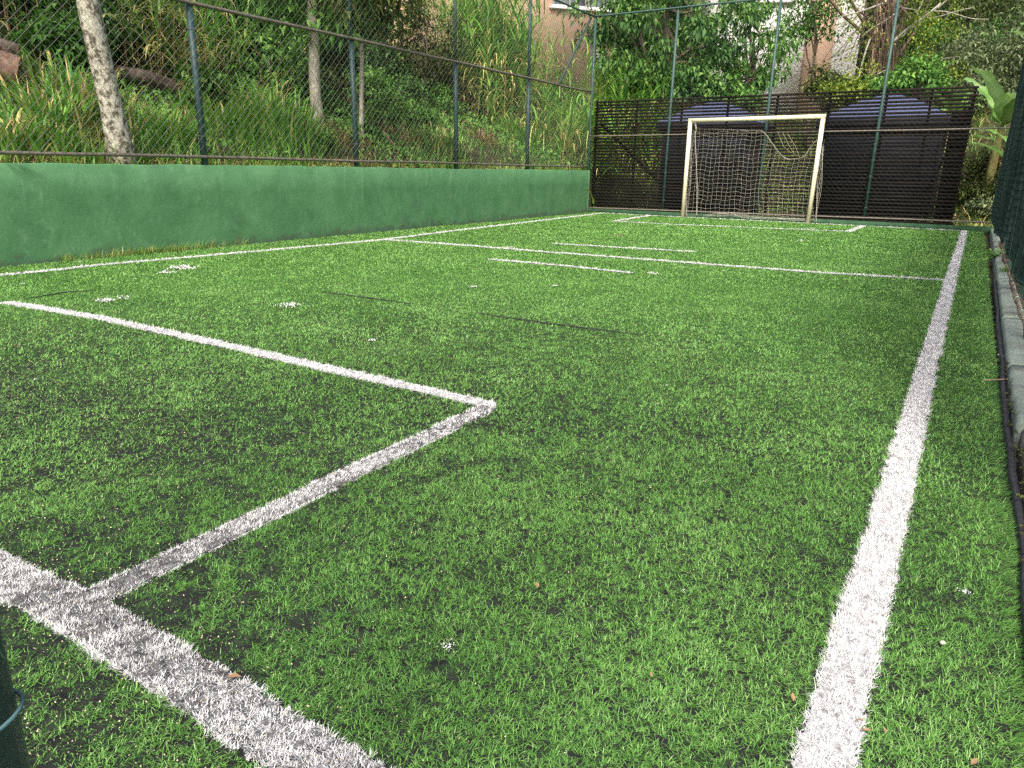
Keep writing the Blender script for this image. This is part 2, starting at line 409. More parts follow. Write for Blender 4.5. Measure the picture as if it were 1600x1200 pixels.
def leaves(c, d, nrm, L, W, tone, fold=.25, big=False, droop=0.0):
    """leaf blades: base c, direction d, normal nrm"""
    n = len(c)
    d = d / (np.linalg.norm(d, axis=1)[:, None] + 1e-9)
    s = np.cross(d, nrm); s /= np.linalg.norm(s, axis=1)[:, None] + 1e-9
    u = np.cross(s, d)
    L = np.broadcast_to(L, (n,))[:, None]; W = np.broadcast_to(W, (n,))[:, None]
    dz = np.array([0, 0, -1.])
    if big:
        p = [c, c + d * L * .42 + s * W * .5 + u * W * fold, c + d * L + dz * L * droop, c + d * L * .42 - s * W * .5 + u * W * fold, c + d * L * .55 + dz * L * droop * .2]
        nv = 5; fs = [[0, 1, 4], [1, 2, 4], [2, 3, 4], [3, 0, 4]]
    else:
        p = [c, c + d * L * .45 + s * W * .5 + u * W * fold, c + d * L + dz * L * droop, c + d * L * .45 - s * W * .5 + u * W * fold]
        nv = 4; fs = [[0, 1, 2], [0, 2, 3]]
    V = np.stack(p, 1).reshape(-1, 3)
    base = (np.arange(n) * nv)[:, None]
    F = np.concatenate([base + np.array(f) for f in fs])
    return V, [F], np.repeat(np.clip(tone, 0, 1), nv)

def rand_unit(n):
    v = rng.normal(size=(n, 3)); return v / np.linalg.norm(v, axis=1)[:, None]

def crown_leaves(centres, spread, per, L, W, tone0=.45, tvar=.22, outw=None, big=False, droop=.15, down=.25, flat=.5):
    """leaf clumps round the given centres"""
    k = len(centres); spread = np.broadcast_to(spread, (k,))
    per = np.broadcast_to(np.asarray(per), (k,)).astype(int)
    idx = np.repeat(np.arange(k), per); n = len(idx)
    off = rand_unit(n) * (rng.random(n) ** .55)[:, None]
    off[:, 2] *= .75
    c = centres[idx] + off * spread[idx][:, None]
    d = off * .9 + rand_unit(n) * .7; d[:, 2] -= down
    nr = rand_unit(n) * flat + np.array([0, 0, 1.])
    ct = rng.normal(0, .10, k)
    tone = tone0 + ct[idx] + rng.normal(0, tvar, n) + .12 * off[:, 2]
    s = rng.uniform(.65, 1.2, n)
    return leaves(c, d, nr, L * s, W * s, tone, big=big, droop=droop)

def sprout(acc, a, b, r0, r1, bend=.15, seg=6, n=6, tone=.5):
    a = np.asarray(a, float); b = np.asarray(b, float); L = np.linalg.norm(b - a)
    t = np.linspace(0, 1, seg + 1)[:, None]
    off = rng.normal(0, bend * L, 3); off2 = rng.normal(0, bend * L * .4, 3)
    P = a + (b - a) * t + off * np.sin(t * math.pi) * .5 + off2 * np.sin(t * 2 * math.pi) * .5
    acc.tube(P, r0 + (r1 - r0) * t[:, 0], n, tone=tone)
    return P

def make_tree(name, base, crown_c, crown_r, label, cat='tree', group=None, r=.12, leaf='leaf_mid', L=.16, W=.08, clumps=60, per=60, spread=.45, bark='bark',
              tone=.45, big=False, limbs=10, droop=.15, top=None, lean=None, hollow=.45, down=.25, trunk_name='trunk', bend=.05):
    base = np.asarray(base, float); crown_c = np.asarray(crown_c, float); crown_r = np.asarray(crown_r, float)
    t = thing(name, base, label, cat, group)
    a = Acc()
    topp = crown_c + np.array([0, 0, crown_r[2] * .35]) if top is None else np.asarray(top, float)
    P = sprout(a, base - np.array([0, 0, .15]), topp, r, r * .35, bend, 10, 9)
    u = rand_unit(clumps); rad = hollow + (1 - hollow) * rng.random(clumps) ** .6
    rad *= .82 + .36 * NB.one(u[:, 0] * 2.1 + base[0], u[:, 1] * 2.1 + u[:, 2] * 1.7 + base[1])
    C = crown_c + u * rad[:, None] * crown_r
    for i in range(limbs):
        k = rng.integers(len(P) * 4 // 10, len(P))
        sprout(a, P[k], C[i % clumps], r * .38, r * .07, .12, 5, 5)
    a.obj(trunk_name, M[bark], t, True)
    V, F, T = crown_leaves(C, spread, per, L, W, tone, big=big, droop=droop, down=down)
    link('crown', np_mesh('crown', V, F, T), M[leaf], t)
    return t

# ================================================================== SETTING
xs = np.unique(np.concatenate([np.arange(-75, -20, 2.5), np.arange(-20, -8.3, .3), [-8.3, -8.12, -8.04, -8.0, -7.6], np.arange(-7, .5, .5), [.5, .62], np.arange(.8, 8, .4), np.arange(8, 60, 2.5)]))
ys = np.unique(np.concatenate([np.arange(-25, -2, 2.5), np.arange(-2, 16.5, .35), [16.6, 16.75, 16.9, 17.1], np.arange(17.3, 32, .35), np.arange(32, 110, 2.5)]))
X, Y = np.meshgrid(xs, ys, indexing='ij')
Z = H(X, Y)
V = np.stack([X, Y, Z], 2).reshape(-1, 3)
ny = len(ys); I, J = np.meshgrid(np.arange(len(xs) - 1), np.arange(ny - 1), indexing='ij')
q = np.stack([I * ny + J, (I + 1) * ny + J, (I + 1) * ny + J + 1, I * ny + J + 1], 2).reshape(-1, 4)
o = link('ground', np_mesh('ground', V, [q], None, True), M['soil']); tag(o, kind='structure')

# turf sheet
TX0, TX1, TY0, TY1 = -7.92, .265, -.6, 16.5
a = Acc()
nx_, ny_ = 70, 130
gx = np.linspace(TX0, TX1, nx_); gy = np.linspace(TY0, TY1, ny_)
def TZ(x, y):
    return .012 * (NC.fbm(np.asarray(x) * .8, np.asarray(y) * .8, 3) - .5)
X, Y = np.meshgrid(gx, gy, indexing='ij')
V = np.stack([X, Y, TZ(X, Y)], 2).reshape(-1, 3)
I, J = np.meshgrid(np.arange(nx_ - 1), np.arange(ny_ - 1), indexing='ij')
q = np.stack([I * ny_ + J, (I + 1) * ny_ + J, (I + 1) * ny_ + J + 1, I * ny_ + J + 1], 2).reshape(-1, 4)
o = link('artificial_turf', np_mesh('artificial_turf', V, [q], None, True), M['turf_base']); tag(o, kind='structure')

# ---- white lines: centre lines read off the photograph, widths in metres
def gp(*pts): return [G(*p)[:2] for p in pts]
LINES = [
    ('touch_line', [np.array([-.065, -.3])] + gp((1285, 1200), (1337, 1000), (1393, 800), (1441, 600), (1484, 442)) + [np.array([-.045, 16.36])], .088),
    ('touch_line', [np.array([-7.30, -.3]), np.array([-7.36, 3.06])] + gp((80, 423.5), (160, 414.5), (380, 395), (600, 375), (760, 355)) + [np.array([-7.55, 16.3])], .082),
    ('goal_line', [np.array([-7.3, .70]), np.array([-5.9, .69])] + gp((0, 900), (133, 960), (433, 1155)) + [np.array([-.08, .68])], .110),
    ('box_line', gp((-60, 480), (12, 473), (160, 498), (400, 552), (600, 597), (768, 634)), .078),
    ('box_line', gp((765, 636), (600, 717), (440, 794), (300, 862), (133, 943)), .082),
    ('halfway_line', gp((600, 375), (760, 386.5), (940, 401), (1120, 414), (1290, 427), (1476, 438)), .085),
    ('dash_line', gp((866, 381), (975, 388), (1085, 394)), .07),
    ('dash_line', gp((766, 406), (880, 416), (987, 427)), .072),
    ('goal_line', [np.array([-7.55, 16.28]), np.array([-6.4, 16.3]), np.array([-4., 16.3]), np.array([-2.6, 16.32]), np.array([-.05, 16.36])], .075),
    ('box_line', gp((958, 346), (1040, 350.5), (1180, 356.5), (1330, 362.5)), .085),
    ('box_line', [G(962, 345.5)[:2], np.array([-6.35, 16.28])], .09),
    ('box_line', [G(1326, 362)[:2], np.array([-1.80, 16.3])], .095),
]
def resample(P, step):
    P = np.asarray(P, float); seg = np.linalg.norm(np.diff(P, axis=0), axis=1); s = np.concatenate([[0], np.cumsum(seg)])
    t = np.linspace(0, s[-1], max(2, int(s[-1] / step) + 1))
    return np.stack([np.interp(t, s, P[:, 0]), np.interp(t, s, P[:, 1])], 1)
LP = [(n, resample(P, .06), w) for n, P, w in LINES]
# fast "distance to any line" lookup on a 1 cm grid
GX0, GY0, GS = -8.2, -1.0, .01
GN = (int(8.8 / GS), int(18.2 / GS))
MASK = np.zeros(GN, np.int8)
for li, (n, P, w) in enumerate(LP):
    d = np.gradient(P, axis=0); d /= np.linalg.norm(d, axis=1)[:, None] + 1e-9; nn = np.stack([-d[:, 1], d[:, 0]], 1)
    Pf = resample(P, .006)
    df = np.gradient(Pf, axis=0); df /= np.linalg.norm(df, axis=1)[:, None] + 1e-9; nf = np.stack([-df[:, 1], df[:, 0]], 1)
    for e in np.arange(-1, 1.01, .08):
        wob = 1 + .22 * (ND.one(Pf[:, 0] * 7 + li * 9, Pf[:, 1] * 7) - .5) * np.sign(e)
        Q = Pf + nf * (e * w / 2 * wob)[:, None]
        ii = ((Q[:, 0] - GX0) / GS).astype(int); jj = ((Q[:, 1] - GY0) / GS).astype(int)
        ok = (ii >= 0) & (ii < GN[0]) & (jj >= 0) & (jj < GN[1])
        MASK[ii[ok], jj[ok]] = li + 1
def line_at(x, y):
    ii = np.clip(((x - GX0) / GS).astype(int), 0, GN[0] - 1); jj = np.clip(((y - GY0) / GS).astype(int), 0, GN[1] - 1)
    return MASK[ii, jj]

# ---- turf fibres: real blades, denser and finer where the photographer stands
def fibre_field(level):
    """one band of distance -> roots and sizes"""
    d0, d1, dens, w, L, seg = level
    xa, xb, ya, yb = TX0 + .01, TX1 - .005, max(TY0, -.45), TY1 - .02
    xa = max(xa, -d1); yb = min(yb, d1)
    per = 4 if d1 < 5 else 3                       # fibres per stitched tuft
    m_ = int((xb - xa) * (yb - ya) * dens / per)
    cx_ = rng.uniform(xa, xb, m_); cy_ = rng.uniform(ya, yb, m_)
    cx_ = np.round(cx_ / .0075 + rng.normal(0, .25, m_)) * .0075 if d1 < 5 else cx_     # stitched in rows
    sp_ = .0018 if d1 < 5 else .006
    x = np.repeat(cx_, per) + rng.normal(0, sp_, m_ * per); y = np.repeat(cy_, per) + rng.normal(0, sp_, m_ * per); d = np.hypot(x, y)
    x = np.clip(x, xa, xb); y = np.clip(y, ya, yb)
    ok = (d >= d0) & (d < d1)
    # leave the blades out where nobody can look from anywhere near: behind the photographer
    ok &= (y > -.42)
    return x[ok], y[ok], d[ok], w, L, seg
BANDS = [(.0, 1.45, 80000, .0016, .0160, 2), (1.45, 2.6, 62000, .0023, .0172, 1), (2.6, 4.2, 30000, .0034, .0187, 1), (4.2, 7.0, 12500, .0057, .0215, 1), (7.0, 11.0, 5800, .0098, .0245, 1), (11.0, 19.0, 3000, .016, .0275, 1)]
gV, gF, gT = [], [[], []], []
gcount = 0
lineparts = {i: [] for i in range(len(LP))}
SEAMS = [gp((38, 469), (70, 464), (100, 458.5), (150, 455)), gp((505, 458), (560, 465), (640, 476)), gp((745, 491), (800, 499), (870, 509), (1000, 525))]
seam_pts = np.concatenate([resample(s, .02) for s in SEAMS])
for lv in BANDS:
    x, y, d, w, L, seg = fibre_field(lv)
    n = len(x)
    # matted patches where the black crumb shows
    pat = NB.fbm(x * 1.3 + 3, y * 1.3, 3) * .40 + NC.fbm(x * 16, y * 16, 4) * .60
    nearw = sstep(9, 2.5, d)
    wear = sstep(.485, .65, pat + .045 * sstep(-.5, -1.6, x) * sstep(4.5, 2.2, y) - .04 * sstep(-.9, -.3, x)) * (.12 + .88 * nearw) * (1 - .45 * sstep(1.8, 3.2, d))
    keep_p = 1 - .62 * wear
    li = line_at(x, y)
    keep = (rng.random(n) < np.where(li > 0, 1 - .30 * sstep(.48, .62, pat) * nearw, keep_p))
    for sp in seam_pts[::1]:
        if 2 < math.hypot(*sp) < 19 and lv[0] - .3 < math.hypot(*sp) < lv[1] + .3:
            keep &= ((x - sp[0]) ** 2 + (y - sp[1]) ** 2 > .018 ** 2)
    x, y, d, li, pat, wear = x[keep], y[keep], d[keep], li[keep], pat[keep], wear[keep]
    n = len(x)
    flow = (NA.fbm(x * .9, y * .9, 2) - .5) * 4 + (NC.fbm(x * 5 + 9, y * 5, 3) - .5) * 9
    az = flow - .6 + rng.normal(0, 1.9, n)
    # along the open edges the pile falls outward and stands taller
    h = L * rng.uniform(.55, 1.25, n) * (1 - .3 * wear)
    edge = sstep(.16, .262, x)
    az = np.where(rng.random(n) < edge, rng.normal(-.1, .5, n), az); h = h * (1 + .45 * edge)
    white = li > 0
    h = np.where(white, h * 1.08, h)
    ww = w * rng.uniform(.7, 1.25, n)
    th0 = rng.uniform(.45, 1.4, n); th1 = np.minimum(th0 + rng.uniform(.3, 1.0, n), 1.95)
    tone = .59 + rng.normal(0, .22, n) + (NA.fbm(x * 2.2, y * 2.2, 3) - .5) * .35 + .15 * sstep(1.2, 4.5, d) - .16 * wear  # tone also rises with distance, painting in lit tips seen at grazing view
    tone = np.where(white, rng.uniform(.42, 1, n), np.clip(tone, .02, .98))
    root = np.stack([x, y, TZ(x, y) - .002 + .005 * rng.random(n)], 1)
    g_ = ~white
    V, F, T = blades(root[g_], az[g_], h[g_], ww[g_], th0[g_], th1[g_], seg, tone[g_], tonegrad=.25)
    gV.append(V); gT.append(T)
    for k in range(2):
        if len(F[k]): gF[k].append(F[k] + gcount)
    gcount += len(V)
    for i in range(len(LP)):
        s_ = li == i + 1
        if s_.any():
            # extra fibres so that the painted pile closes
            lineparts[i].append((root[s_], az[s_], h[s_], ww[s_] * 1.15, th0[s_], th1[s_], seg, tone[s_]))
            jit = root[s_] + np.concatenate([rng.normal(0, .004, (s_.sum(), 2)), np.zeros((s_.sum(), 1))], 1)
            if lv[0] > 4 or True: lineparts[i].append((jit, *[q_ for q_ in (az[s_] + rng.normal(0, .9, s_.sum()), h[s_] * .9, ww[s_], th0[s_] * .7, th1[s_])], seg, rng.uniform(.4, 1, s_.sum())))
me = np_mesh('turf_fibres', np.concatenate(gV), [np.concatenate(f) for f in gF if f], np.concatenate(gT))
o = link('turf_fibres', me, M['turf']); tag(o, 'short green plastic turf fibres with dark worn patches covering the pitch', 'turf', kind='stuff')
# the lines themselves: a printed backing and white fibres, one object each
for i, (n, P, w) in enumerate(LP):
    acc = Acc()
    Pr = resample(P, .1)
    d = np.gradient(Pr, axis=0); d /= np.linalg.norm(d, axis=1)[:, None]; nn = np.stack([-d[:, 1], d[:, 0]], 1)
    A = Pr + nn * w * .5; B = Pr - nn * w * .5
    V = np.concatenate([np.column_stack([A, TZ(A[:, 0], A[:, 1]) + .004 + i * .0004]), np.column_stack([B, TZ(B[:, 0], B[:, 1]) + .004 + i * .0004])])
    k = len(Pr)
    qf = [[j, j + 1, k + j + 1, k + j] for j in range(k - 1)]
    base = link(n, np_mesh(n, V, [np.array(qf)]), M['line_base'] if i in (2, 4) else M['line_base_clean']); tag(base, kind='structure')
    if lineparts[i]:
        for (root, az, h, ww, t0, t1, seg, tone) in lineparts[i] + [(r_ + rng.normal(0, .003, r_.shape) * [1, 1, 0], a_ + 2.1, h_, w_, t_ * 1.1, t2_, g_, tn_) for (r_, a_, h_, w_, t_, t2_, g_, tn_) in lineparts[i] if g_ == 1]:
            V, F, T = blades(root, az, h, ww, t0, t1, seg, tone, tonegrad=.2)
            acc.add(V, [f for f in F if len(f)], T)
        acc.obj('white_fibres', M['white_fibre'], base)['kind'] = 'stuff'

# open seams in the carpet
for s in SEAMS:
    a = Acc(); P = resample(s, .05)
    a.tube(np.column_stack([P, np.full(len(P), .010)]), .0038 * np.sin(np.linspace(.25, math.pi - .25, len(P))) + .0008, 4)
    o = a.obj('turf_seam', M['rubber']); tag(o, kind='structure')

# crumb and sand specks between the fibres
n = 120000
x = -rng.random(n) ** 1.5 * 5.2 + .2; y = rng.random(n) ** 1.7 * 6 - .1
d = np.hypot(x, y)
pat = NB.fbm(x * 1.3 + 3, y * 1.3, 3) * .40 + NC.fbm(x * 16, y * 16, 4) * .60 + .02
ok = (rng.random(n) < .03 + .75 * sstep(.45, .60, pat) * sstep(3.2, 1.2, y) * sstep(-.2, -1.0, x) + .9 * sstep(.95, .5, y) * sstep(-.45, -.9, x)) & (d > .5) & (x < .2)
x, y, d = x[ok], y[ok], d[ok]; n = len(x)
sz = rng.uniform(.0007, .0019, n) * (1 + .10 * d)
tone = np.where(rng.random(n) < .28, rng.uniform(.55, 1, n), rng.uniform(0, .4, n))
c = np.stack([x, y, TZ(x, y) + rng.uniform(.008, .019, n)], 1)
tet = np.array([[1, 0, -.4], [-.5, .87, -.4], [-.5, -.87, -.4], [0, 0, .9]])
V = (c[:, None, :] + tet[None] * sz[:, None, None] * rng.uniform(.6, 1.4, (n, 4, 1))).reshape(-1, 3)
bs = (np.arange(n) * 4)[:, None]
F = np.concatenate([bs + np.array(f) for f in ([0, 1, 3], [1, 2, 3], [2, 0, 3])])
o = link('crumb_infill', np_mesh('crumb_infill', V, [F], np.repeat(tone, 4)), M['crumb']); tag(o, 'pale sand grains and black rubber crumb scattered in the turf', 'infill', kind='stuff')

# ================================================================== THE LONG GREEN WALL
def wx(y): return FX0 - .010 * y
t = thing('green_wall', (wx(8), 8, 0), 'long low green painted concrete wall along the pitch edge', 'wall')
a = Acc()
yy = np.linspace(-2, 16.56, 260)
front = np.stack([wx(yy) + .004 * (NA.fbm(yy * 1.3, yy * 0, 3) - .5), yy], 1)
ztop = .985 + .030 * (NB.fbm(yy * .7, yy * 0 + 3, 4) - .5) + .014 * (NC.fbm(yy * 5, yy * 0, 2) - .5)
rows = [(-.10, 0.0), (.0, 0), (.33, 0), (.66, 0), (None, 0), (None, -.012), (None, -.15), (-.1, -.15)]
V = []
for k, (z, dx) in enumerate(rows):
    zz = np.full(len(yy), z) if z is not None else ztop - (.010 if k == 4 else 0)
    xx = front[:, 0] + dx
    if k in (2, 3): xx = xx + .008 * (NC.fbm(yy * .9 + k * 7, yy * 0 + k, 3) - .5)
    V.append(np.stack([xx, yy, zz], 1))
nr = len(rows); V = np.stack(V, 1).reshape(-1, 3)
qf = [[i * nr + k, (i + 1) * nr + k, (i + 1) * nr + k + 1, i * nr + k + 1] for i in range(len(yy) - 1) for k in range(nr - 1)]
a.add(V, [qf, [[(len(yy) - 1) * nr + k for k in range(nr)]]])
a.obj('wall_body', M['wall'], t, False)

# ================================================================== FENCES
def chain_link(name, A, B, z0, z1, pitch, r, mat, parent, off=None, sag=0.004):
    """diamond mesh between two ground points: every wire a zigzag tube"""
    A = np.asarray(A, float); B = np.asarray(B, float); L = np.linalg.norm(B - A); u = (B - A) / L
    Hh = z1 - z0; V = []; acc = Acc()
    nrm = np.array([-u[1], u[0]])
    n = int((L + Hh) / pitch)
    for sgn in (1, -1):
        for k in range(-int(Hh / pitch), int(L / pitch) + 1):
            s0 = k * pitch; # at z0
            pts = []
            if sgn == 1: f = lambda z: s0 + (z - z0)
            else: f = lambda z: s0 + Hh - (z - z0)
            za = z0; zb = z1
            lo, hi = f(za), f(zb)
            # clip to [0, L]
            zs = []
            if sgn == 1:
                za = max(z0, z0 - s0); zb = min(z1, z0 + L - s0)
            else:
                zb = min(z1, z0 + s0 + Hh); za = max(z0, z0 + s0 + Hh - L)
            if zb - za < .02: continue
            m_ = max(2, int((zb - za) / .9) + 1)
            for z in np.linspace(za, zb, m_):
                s = min(max(f(z), 0), L)
                w = sag * 6 * (NA.one(s * .9, z * .9 + 5 * sgn) - .5) + sgn * r * .8
                pts.append([*(A + u * s + nrm * w), z])
            acc.tube(pts, r, 3, cap=False)
    o_ = acc.obj(name, mat, parent); o_['kind'] = 'stuff'; return o_

FXL = lambda y: wx(y) - .075
# left fence on the wall
t = thing('chain_link_fence', (FXL(8), 8, 1.0), 'tall chain link fence standing on the low green wall', 'fence')
PY = [.55, 3.15, 5.8, 8.46, 11.06, 13.63]
for y in PY:
    a = Acc(); x = FXL(y)
    a.tube([[x, y, .95], [x + .004, y, 1.9], [x, y, 2.76]], .040, 12)
    p = a.obj('post', M['post'], t, True)
    a = Acc(); a.tube([[x, y, 2.76], [x, y, 4.42]], .030, 10); a.obj('upper_post', M['post_light'] if y > 8 else M['post'], t, True)
    a = Acc()
    for z in (1.32, 1.75, 2.2, 2.5):
        a.tube([[x + .043 * math.cos(q_), y + .043 * math.sin(q_), z + .004 * math.sin(q_ * 2)] for q_ in np.linspace(0, 2 * math.pi, 13)], .003, 4, False)
    a.obj('wire_tie', M['wire'], p)['kind'] = 'stuff'
yr = np.linspace(-1.8, 16.5, 40)
for nm, z, r_, mt in (('bottom_rail', 1.075, .019, 'rail'), ('middle_rail', 2.775, .023, 'rail'), ('top_rail', 4.40, .022, 'post_light')):
    a = Acc(); a.tube(np.stack([FXL(yr) + .035, yr, z + .012 * (NC.one(yr * .8, yr * 0 + z) - .5)], 1), r_, 8)
    a.obj(nm, M[mt], t, True)
a = Acc(); a.tube([[FXL(14.9) + .03, 14.9, 2.80], [FXL(16.4) + .0, 16.42, 4.36]], .024, 8); a.obj('diagonal_brace', M['post_light'], t, True)
chain_link('wire_mesh', (FXL(-1.8) + .045, -1.8), (FXL(16.5) + .045, 16.5), 1.08, 4.4, .105, .0022, M['wire'], t)

# end fence behind the goal
EY = 16.66
t = thing('chain_link_fence', (-4, EY, 0), 'thin green posted chain link fence behind the goal, in front of the slat screen', 'fence')
for x, top in ((-8.19, 4.45), (-6.19, 4.44), (-4.02, 4.42), (-1.845, 4.42), (.432, 4.4)):
    a = Acc(); a.tube([[x, EY, .0], [x + .008, EY, 2.2], [x + .02, EY, top]], .031, 10); p = a.obj('post', M['post_light'] if x < .2 else M['post'], t, True)
    a = Acc()
    for z in np.arange(.35, 4.2, .31):
        a.tube([[x + .008 + .034 * math.cos(q_), EY + .034 * math.sin(q_), z] for q_ in np.linspace(0, 2 * math.pi, 11)], .004, 4, False)
    a.obj('wire_tie', M['wire'], p)['kind'] = 'stuff'
xr = np.linspace(-8.19, .44, 24)
for nm, z, r_, sl_, mt in (('bottom_rail', .10, .017, .07, 'rail'), ('middle_rail', 1.79, .015, .07, 'rail'), ('top_rail', 4.43, .022, 0, 'post_light')):
    a = Acc(); a.tube(np.stack([xr, np.full(24, EY - .03), z + sl_ * (xr + 8.19) / 8.6 + .008 * (NC.one(xr * .9, xr * 0 + z) - .5)], 1), r_, 8)
    a.obj(nm, M[mt], t, True)
chain_link('wire_mesh', (-8.19, EY - .025), (.43, EY - .025), .12, 4.42, .105, .0012, M['wire_green'], t)
a = Acc(); a.box((-3.83, EY - .04, .02), (8.56, .16, .13)); o = a.obj('end_kerb', M['end_kerb']); tag(o, kind='structure')

# right fence: posts, chain link, dark shade net
RX = lambda y: .43 - .0018 * (16.6 - y)
t = thing('netted_fence', (.43, 9, 0), 'dark green fence hung with shade net along the painted kerb', 'fence')
for y in (14.3, 12., 9.7, 7.4, 5.1, 2.8):
    a = Acc(); x = RX(y) + .06; a.tube([[x, y, .0], [x, y, 3.9]], .030, 10); a.obj('post', M['net_green'], t, True)
chain_link('wire_mesh', (RX(2.2) + .015, 2.2), (RX(16.6) + .015, 16.6), .10, 3.9, .055, .0018, M['wire_green'], t)
a = Acc()
# woven net: close vertical and level threads, sagging in folds, lifted at the foot
yv = np.arange(2.3, 16.58, .036)
for i, y in enumerate(yv):
    zlo = .16 + .16 * NA.one(y * .8, 3.3) + .13 * float(sstep(13, 9.5, y)) + .1 * NB.one(y * 3, 1.)
    zz = np.linspace(zlo, 3.85, 7)
    xx = RX(y) - .015 - .13 * NC.fbm(y * 2.6 + 0 * zz, zz * .7, 3) + .0 * zz
    a.tube(np.stack([xx, y + .03 * (NB.one(zz * 1.1, zz * 0 + y * .3) - .5), zz], 1), .0042, 3, False)
for z in np.arange(.34, 3.85, .07):
    yy_ = np.linspace(2.3, 16.58, 120); zb = .16 + .16 * NA.one(yy_ * .8, yy_ * 0 + 3.3) + .13 * sstep(13, 9.5, yy_)
    P = np.stack([RX(yy_) - .015 - .13 * NC.fbm(yy_ * 2.6, yy_ * 0 + z * .7, 3), yy_, np.maximum(z, zb)], 1)
    a.tube(P, .0035, 3, False)
a.obj('shade_net', M['net_green'], t)['kind'] = 'stuff'
# curled loose foot of the chain link, rusty
a = Acc()
for y in np.arange(3.2, 12.5, .06):
    r_ = .016 + .022 * NA.one(y * 2, 8.)
    c_ = np.array([RX(y) + .0, y + rng.normal(0, .02), .10 + .05 * NB.one(y * 3, 2.)])
    a.tube([c_ + r_ * np.array([math.cos(q_) * .8, .35 * math.sin(q_ * .5), 1.2 * math.sin(q_)]) for q_ in np.linspace(0, 5.4, 9)], .0022, 3, False)
a.obj('loose_mesh_foot', M['vine'], t)['kind'] = 'stuff'

# ---- kerb on the right with rubber edging
kx0 = lambda y: .285 + .085 * sstep(0, 17, y)
segs = [(-.6, 1.55), (1.56, 3.3), (3.31, 4.42), (4.44, 6.0), (6.02, 8.4), (8.42, 10.9), (10.92, 13.6), (13.62, 16.56)]
t = thing('concrete_kerb', (.34, 8, 0), 'pale green painted concrete kerb, cracked into lengths beside the turf', 'kerb')
for k, (y0, y1) in enumerate(segs):
    n = max(6, int((y1 - y0) / .08)); yv = np.linspace(y0, y1, n)
    xl = kx0(yv) + .006 * (NB.fbm(yv * 4, yv * 0 + k, 3) - .5) + (.018 if y1 < 3.4 else 0)
    zt = .062 + .005 * (k % 3) + .004 * (NC.fbm(yv * 5, yv * 0 + 2, 3) - .5)
    chip = sstep(.66, .75, NA.fbm(yv * 3.1, yv * 0 + 9, 3)) * .02
    prof = [(xl, np.full(n, -.1)), (xl, zt - .02 - chip), (xl + .012 + chip, zt - chip * .3), (xl + .10, zt + .004), (np.full(n, .52), zt), (np.full(n, .52), np.full(n, -.1))]
    V = np.stack([np.stack([px_, yv, pz_], 1) for px_, pz_ in prof], 1).reshape(-1, 3); kk = len(prof)
    qf = [[i * kk + j, i * kk + j + 1, (i + 1) * kk + j + 1, (i + 1) * kk + j] for i in range(n - 1) for j in range(kk - 1)]
    a = Acc(); a.add(V, [qf, [[j for j in range(kk)][::-1], [(n - 1) * kk + j for j in range(kk)]]])
    a.obj('kerb_block', M['curb'] if y1 > 3.4 else M['concrete'], t)
a = Acc()
yv = np.linspace(-.5, 8.6, 200)
xe = .262 + .10 * 0 + .012 * (NB.fbm(yv * 1.7, yv * 0 + 5, 3) - .5) * 2 + (kx0(yv) - .285) * .9
he = .020 + .016 * NC.fbm(yv * 1.2, yv * 0 + 1, 3)
prof = [(xe - .004, np.full(200, -.02)), (xe - .002, he), (xe + .006, he + .004), (xe + .016 + .006 * NA.one(yv * 3, yv * 0), he - .006), (xe + .020, np.full(200, -.02))]
V = np.stack([np.stack([px_, yv, pz_], 1) for px_, pz_ in prof], 1).reshape(-1, 3); kk = len(prof)
qf = [[i * kk + j, i * kk + j + 1, (i + 1) * kk + j + 1, (i + 1) * kk + j] for i in range(199) for j in range(kk - 1)]
a.add(V, [qf]); o = a.obj('rubber_edging', M['rubber'], None, True); tag(o, 'black rubber backing strip curling up between turf and kerb', 'edging')
a = Acc()
n = 260
yv = rng.uniform(.4, 4.6, n); xv = .285 + rng.normal(.0, .010, n) + (kx0(yv) - .285)
for x, y in zip(xv, yv):
    s = rng.uniform(.002, .008); a.box((x, y, .035 + rng.uniform(0, .02)), (s * 1.6, s * 1.3, s), np.array(Matrix.Rotation(rng.uniform(0, 3), 3, 'Z')))
o = a.obj('kerb_rubble', M['soil']); tag(o, 'crumbled concrete bits and dirt between rubber edging and kerb', 'rubble', kind='stuff')

# ---- near gate post with its wire
pc = np.array([-.5605, .1575])
t = thing('gate_post', (pc[0], pc[1], 0), 'dark green steel post with a loop of blue wire tied round it', 'post')
a = Acc(); a.tube([[pc[0], pc[1], -.05], [pc[0], pc[1], 2.3]], .0305, 20); a.obj('tube', M['post'], t, True)
zc = .605
a = Acc(); a.tube([[pc[0] + .0345 * math.cos(q_), pc[1] + .0345 * math.sin(q_), zc + .006 * math.sin(q_ + 1)] for q_ in np.linspace(0, 2 * math.pi, 25)], .0017, 6, False)
M['wire_blue'] = noise_mat('blue_wire', [(.3, (.045, .11, .12)), (.7, (.11, .20, .22))], 30, 3, .4)
a.obj('wire_loop', M['wire_blue'], t, True)
a = Acc(); a.tube([[pc[0] + .028, pc[1] + .02, zc + .055], [pc[0] + .042, pc[1] + .01, zc + .085], [pc[0] + .036, pc[1] - .006, zc + .11]], .0018, 6); a.obj('wire_end', M['wire_blue'], t, True)

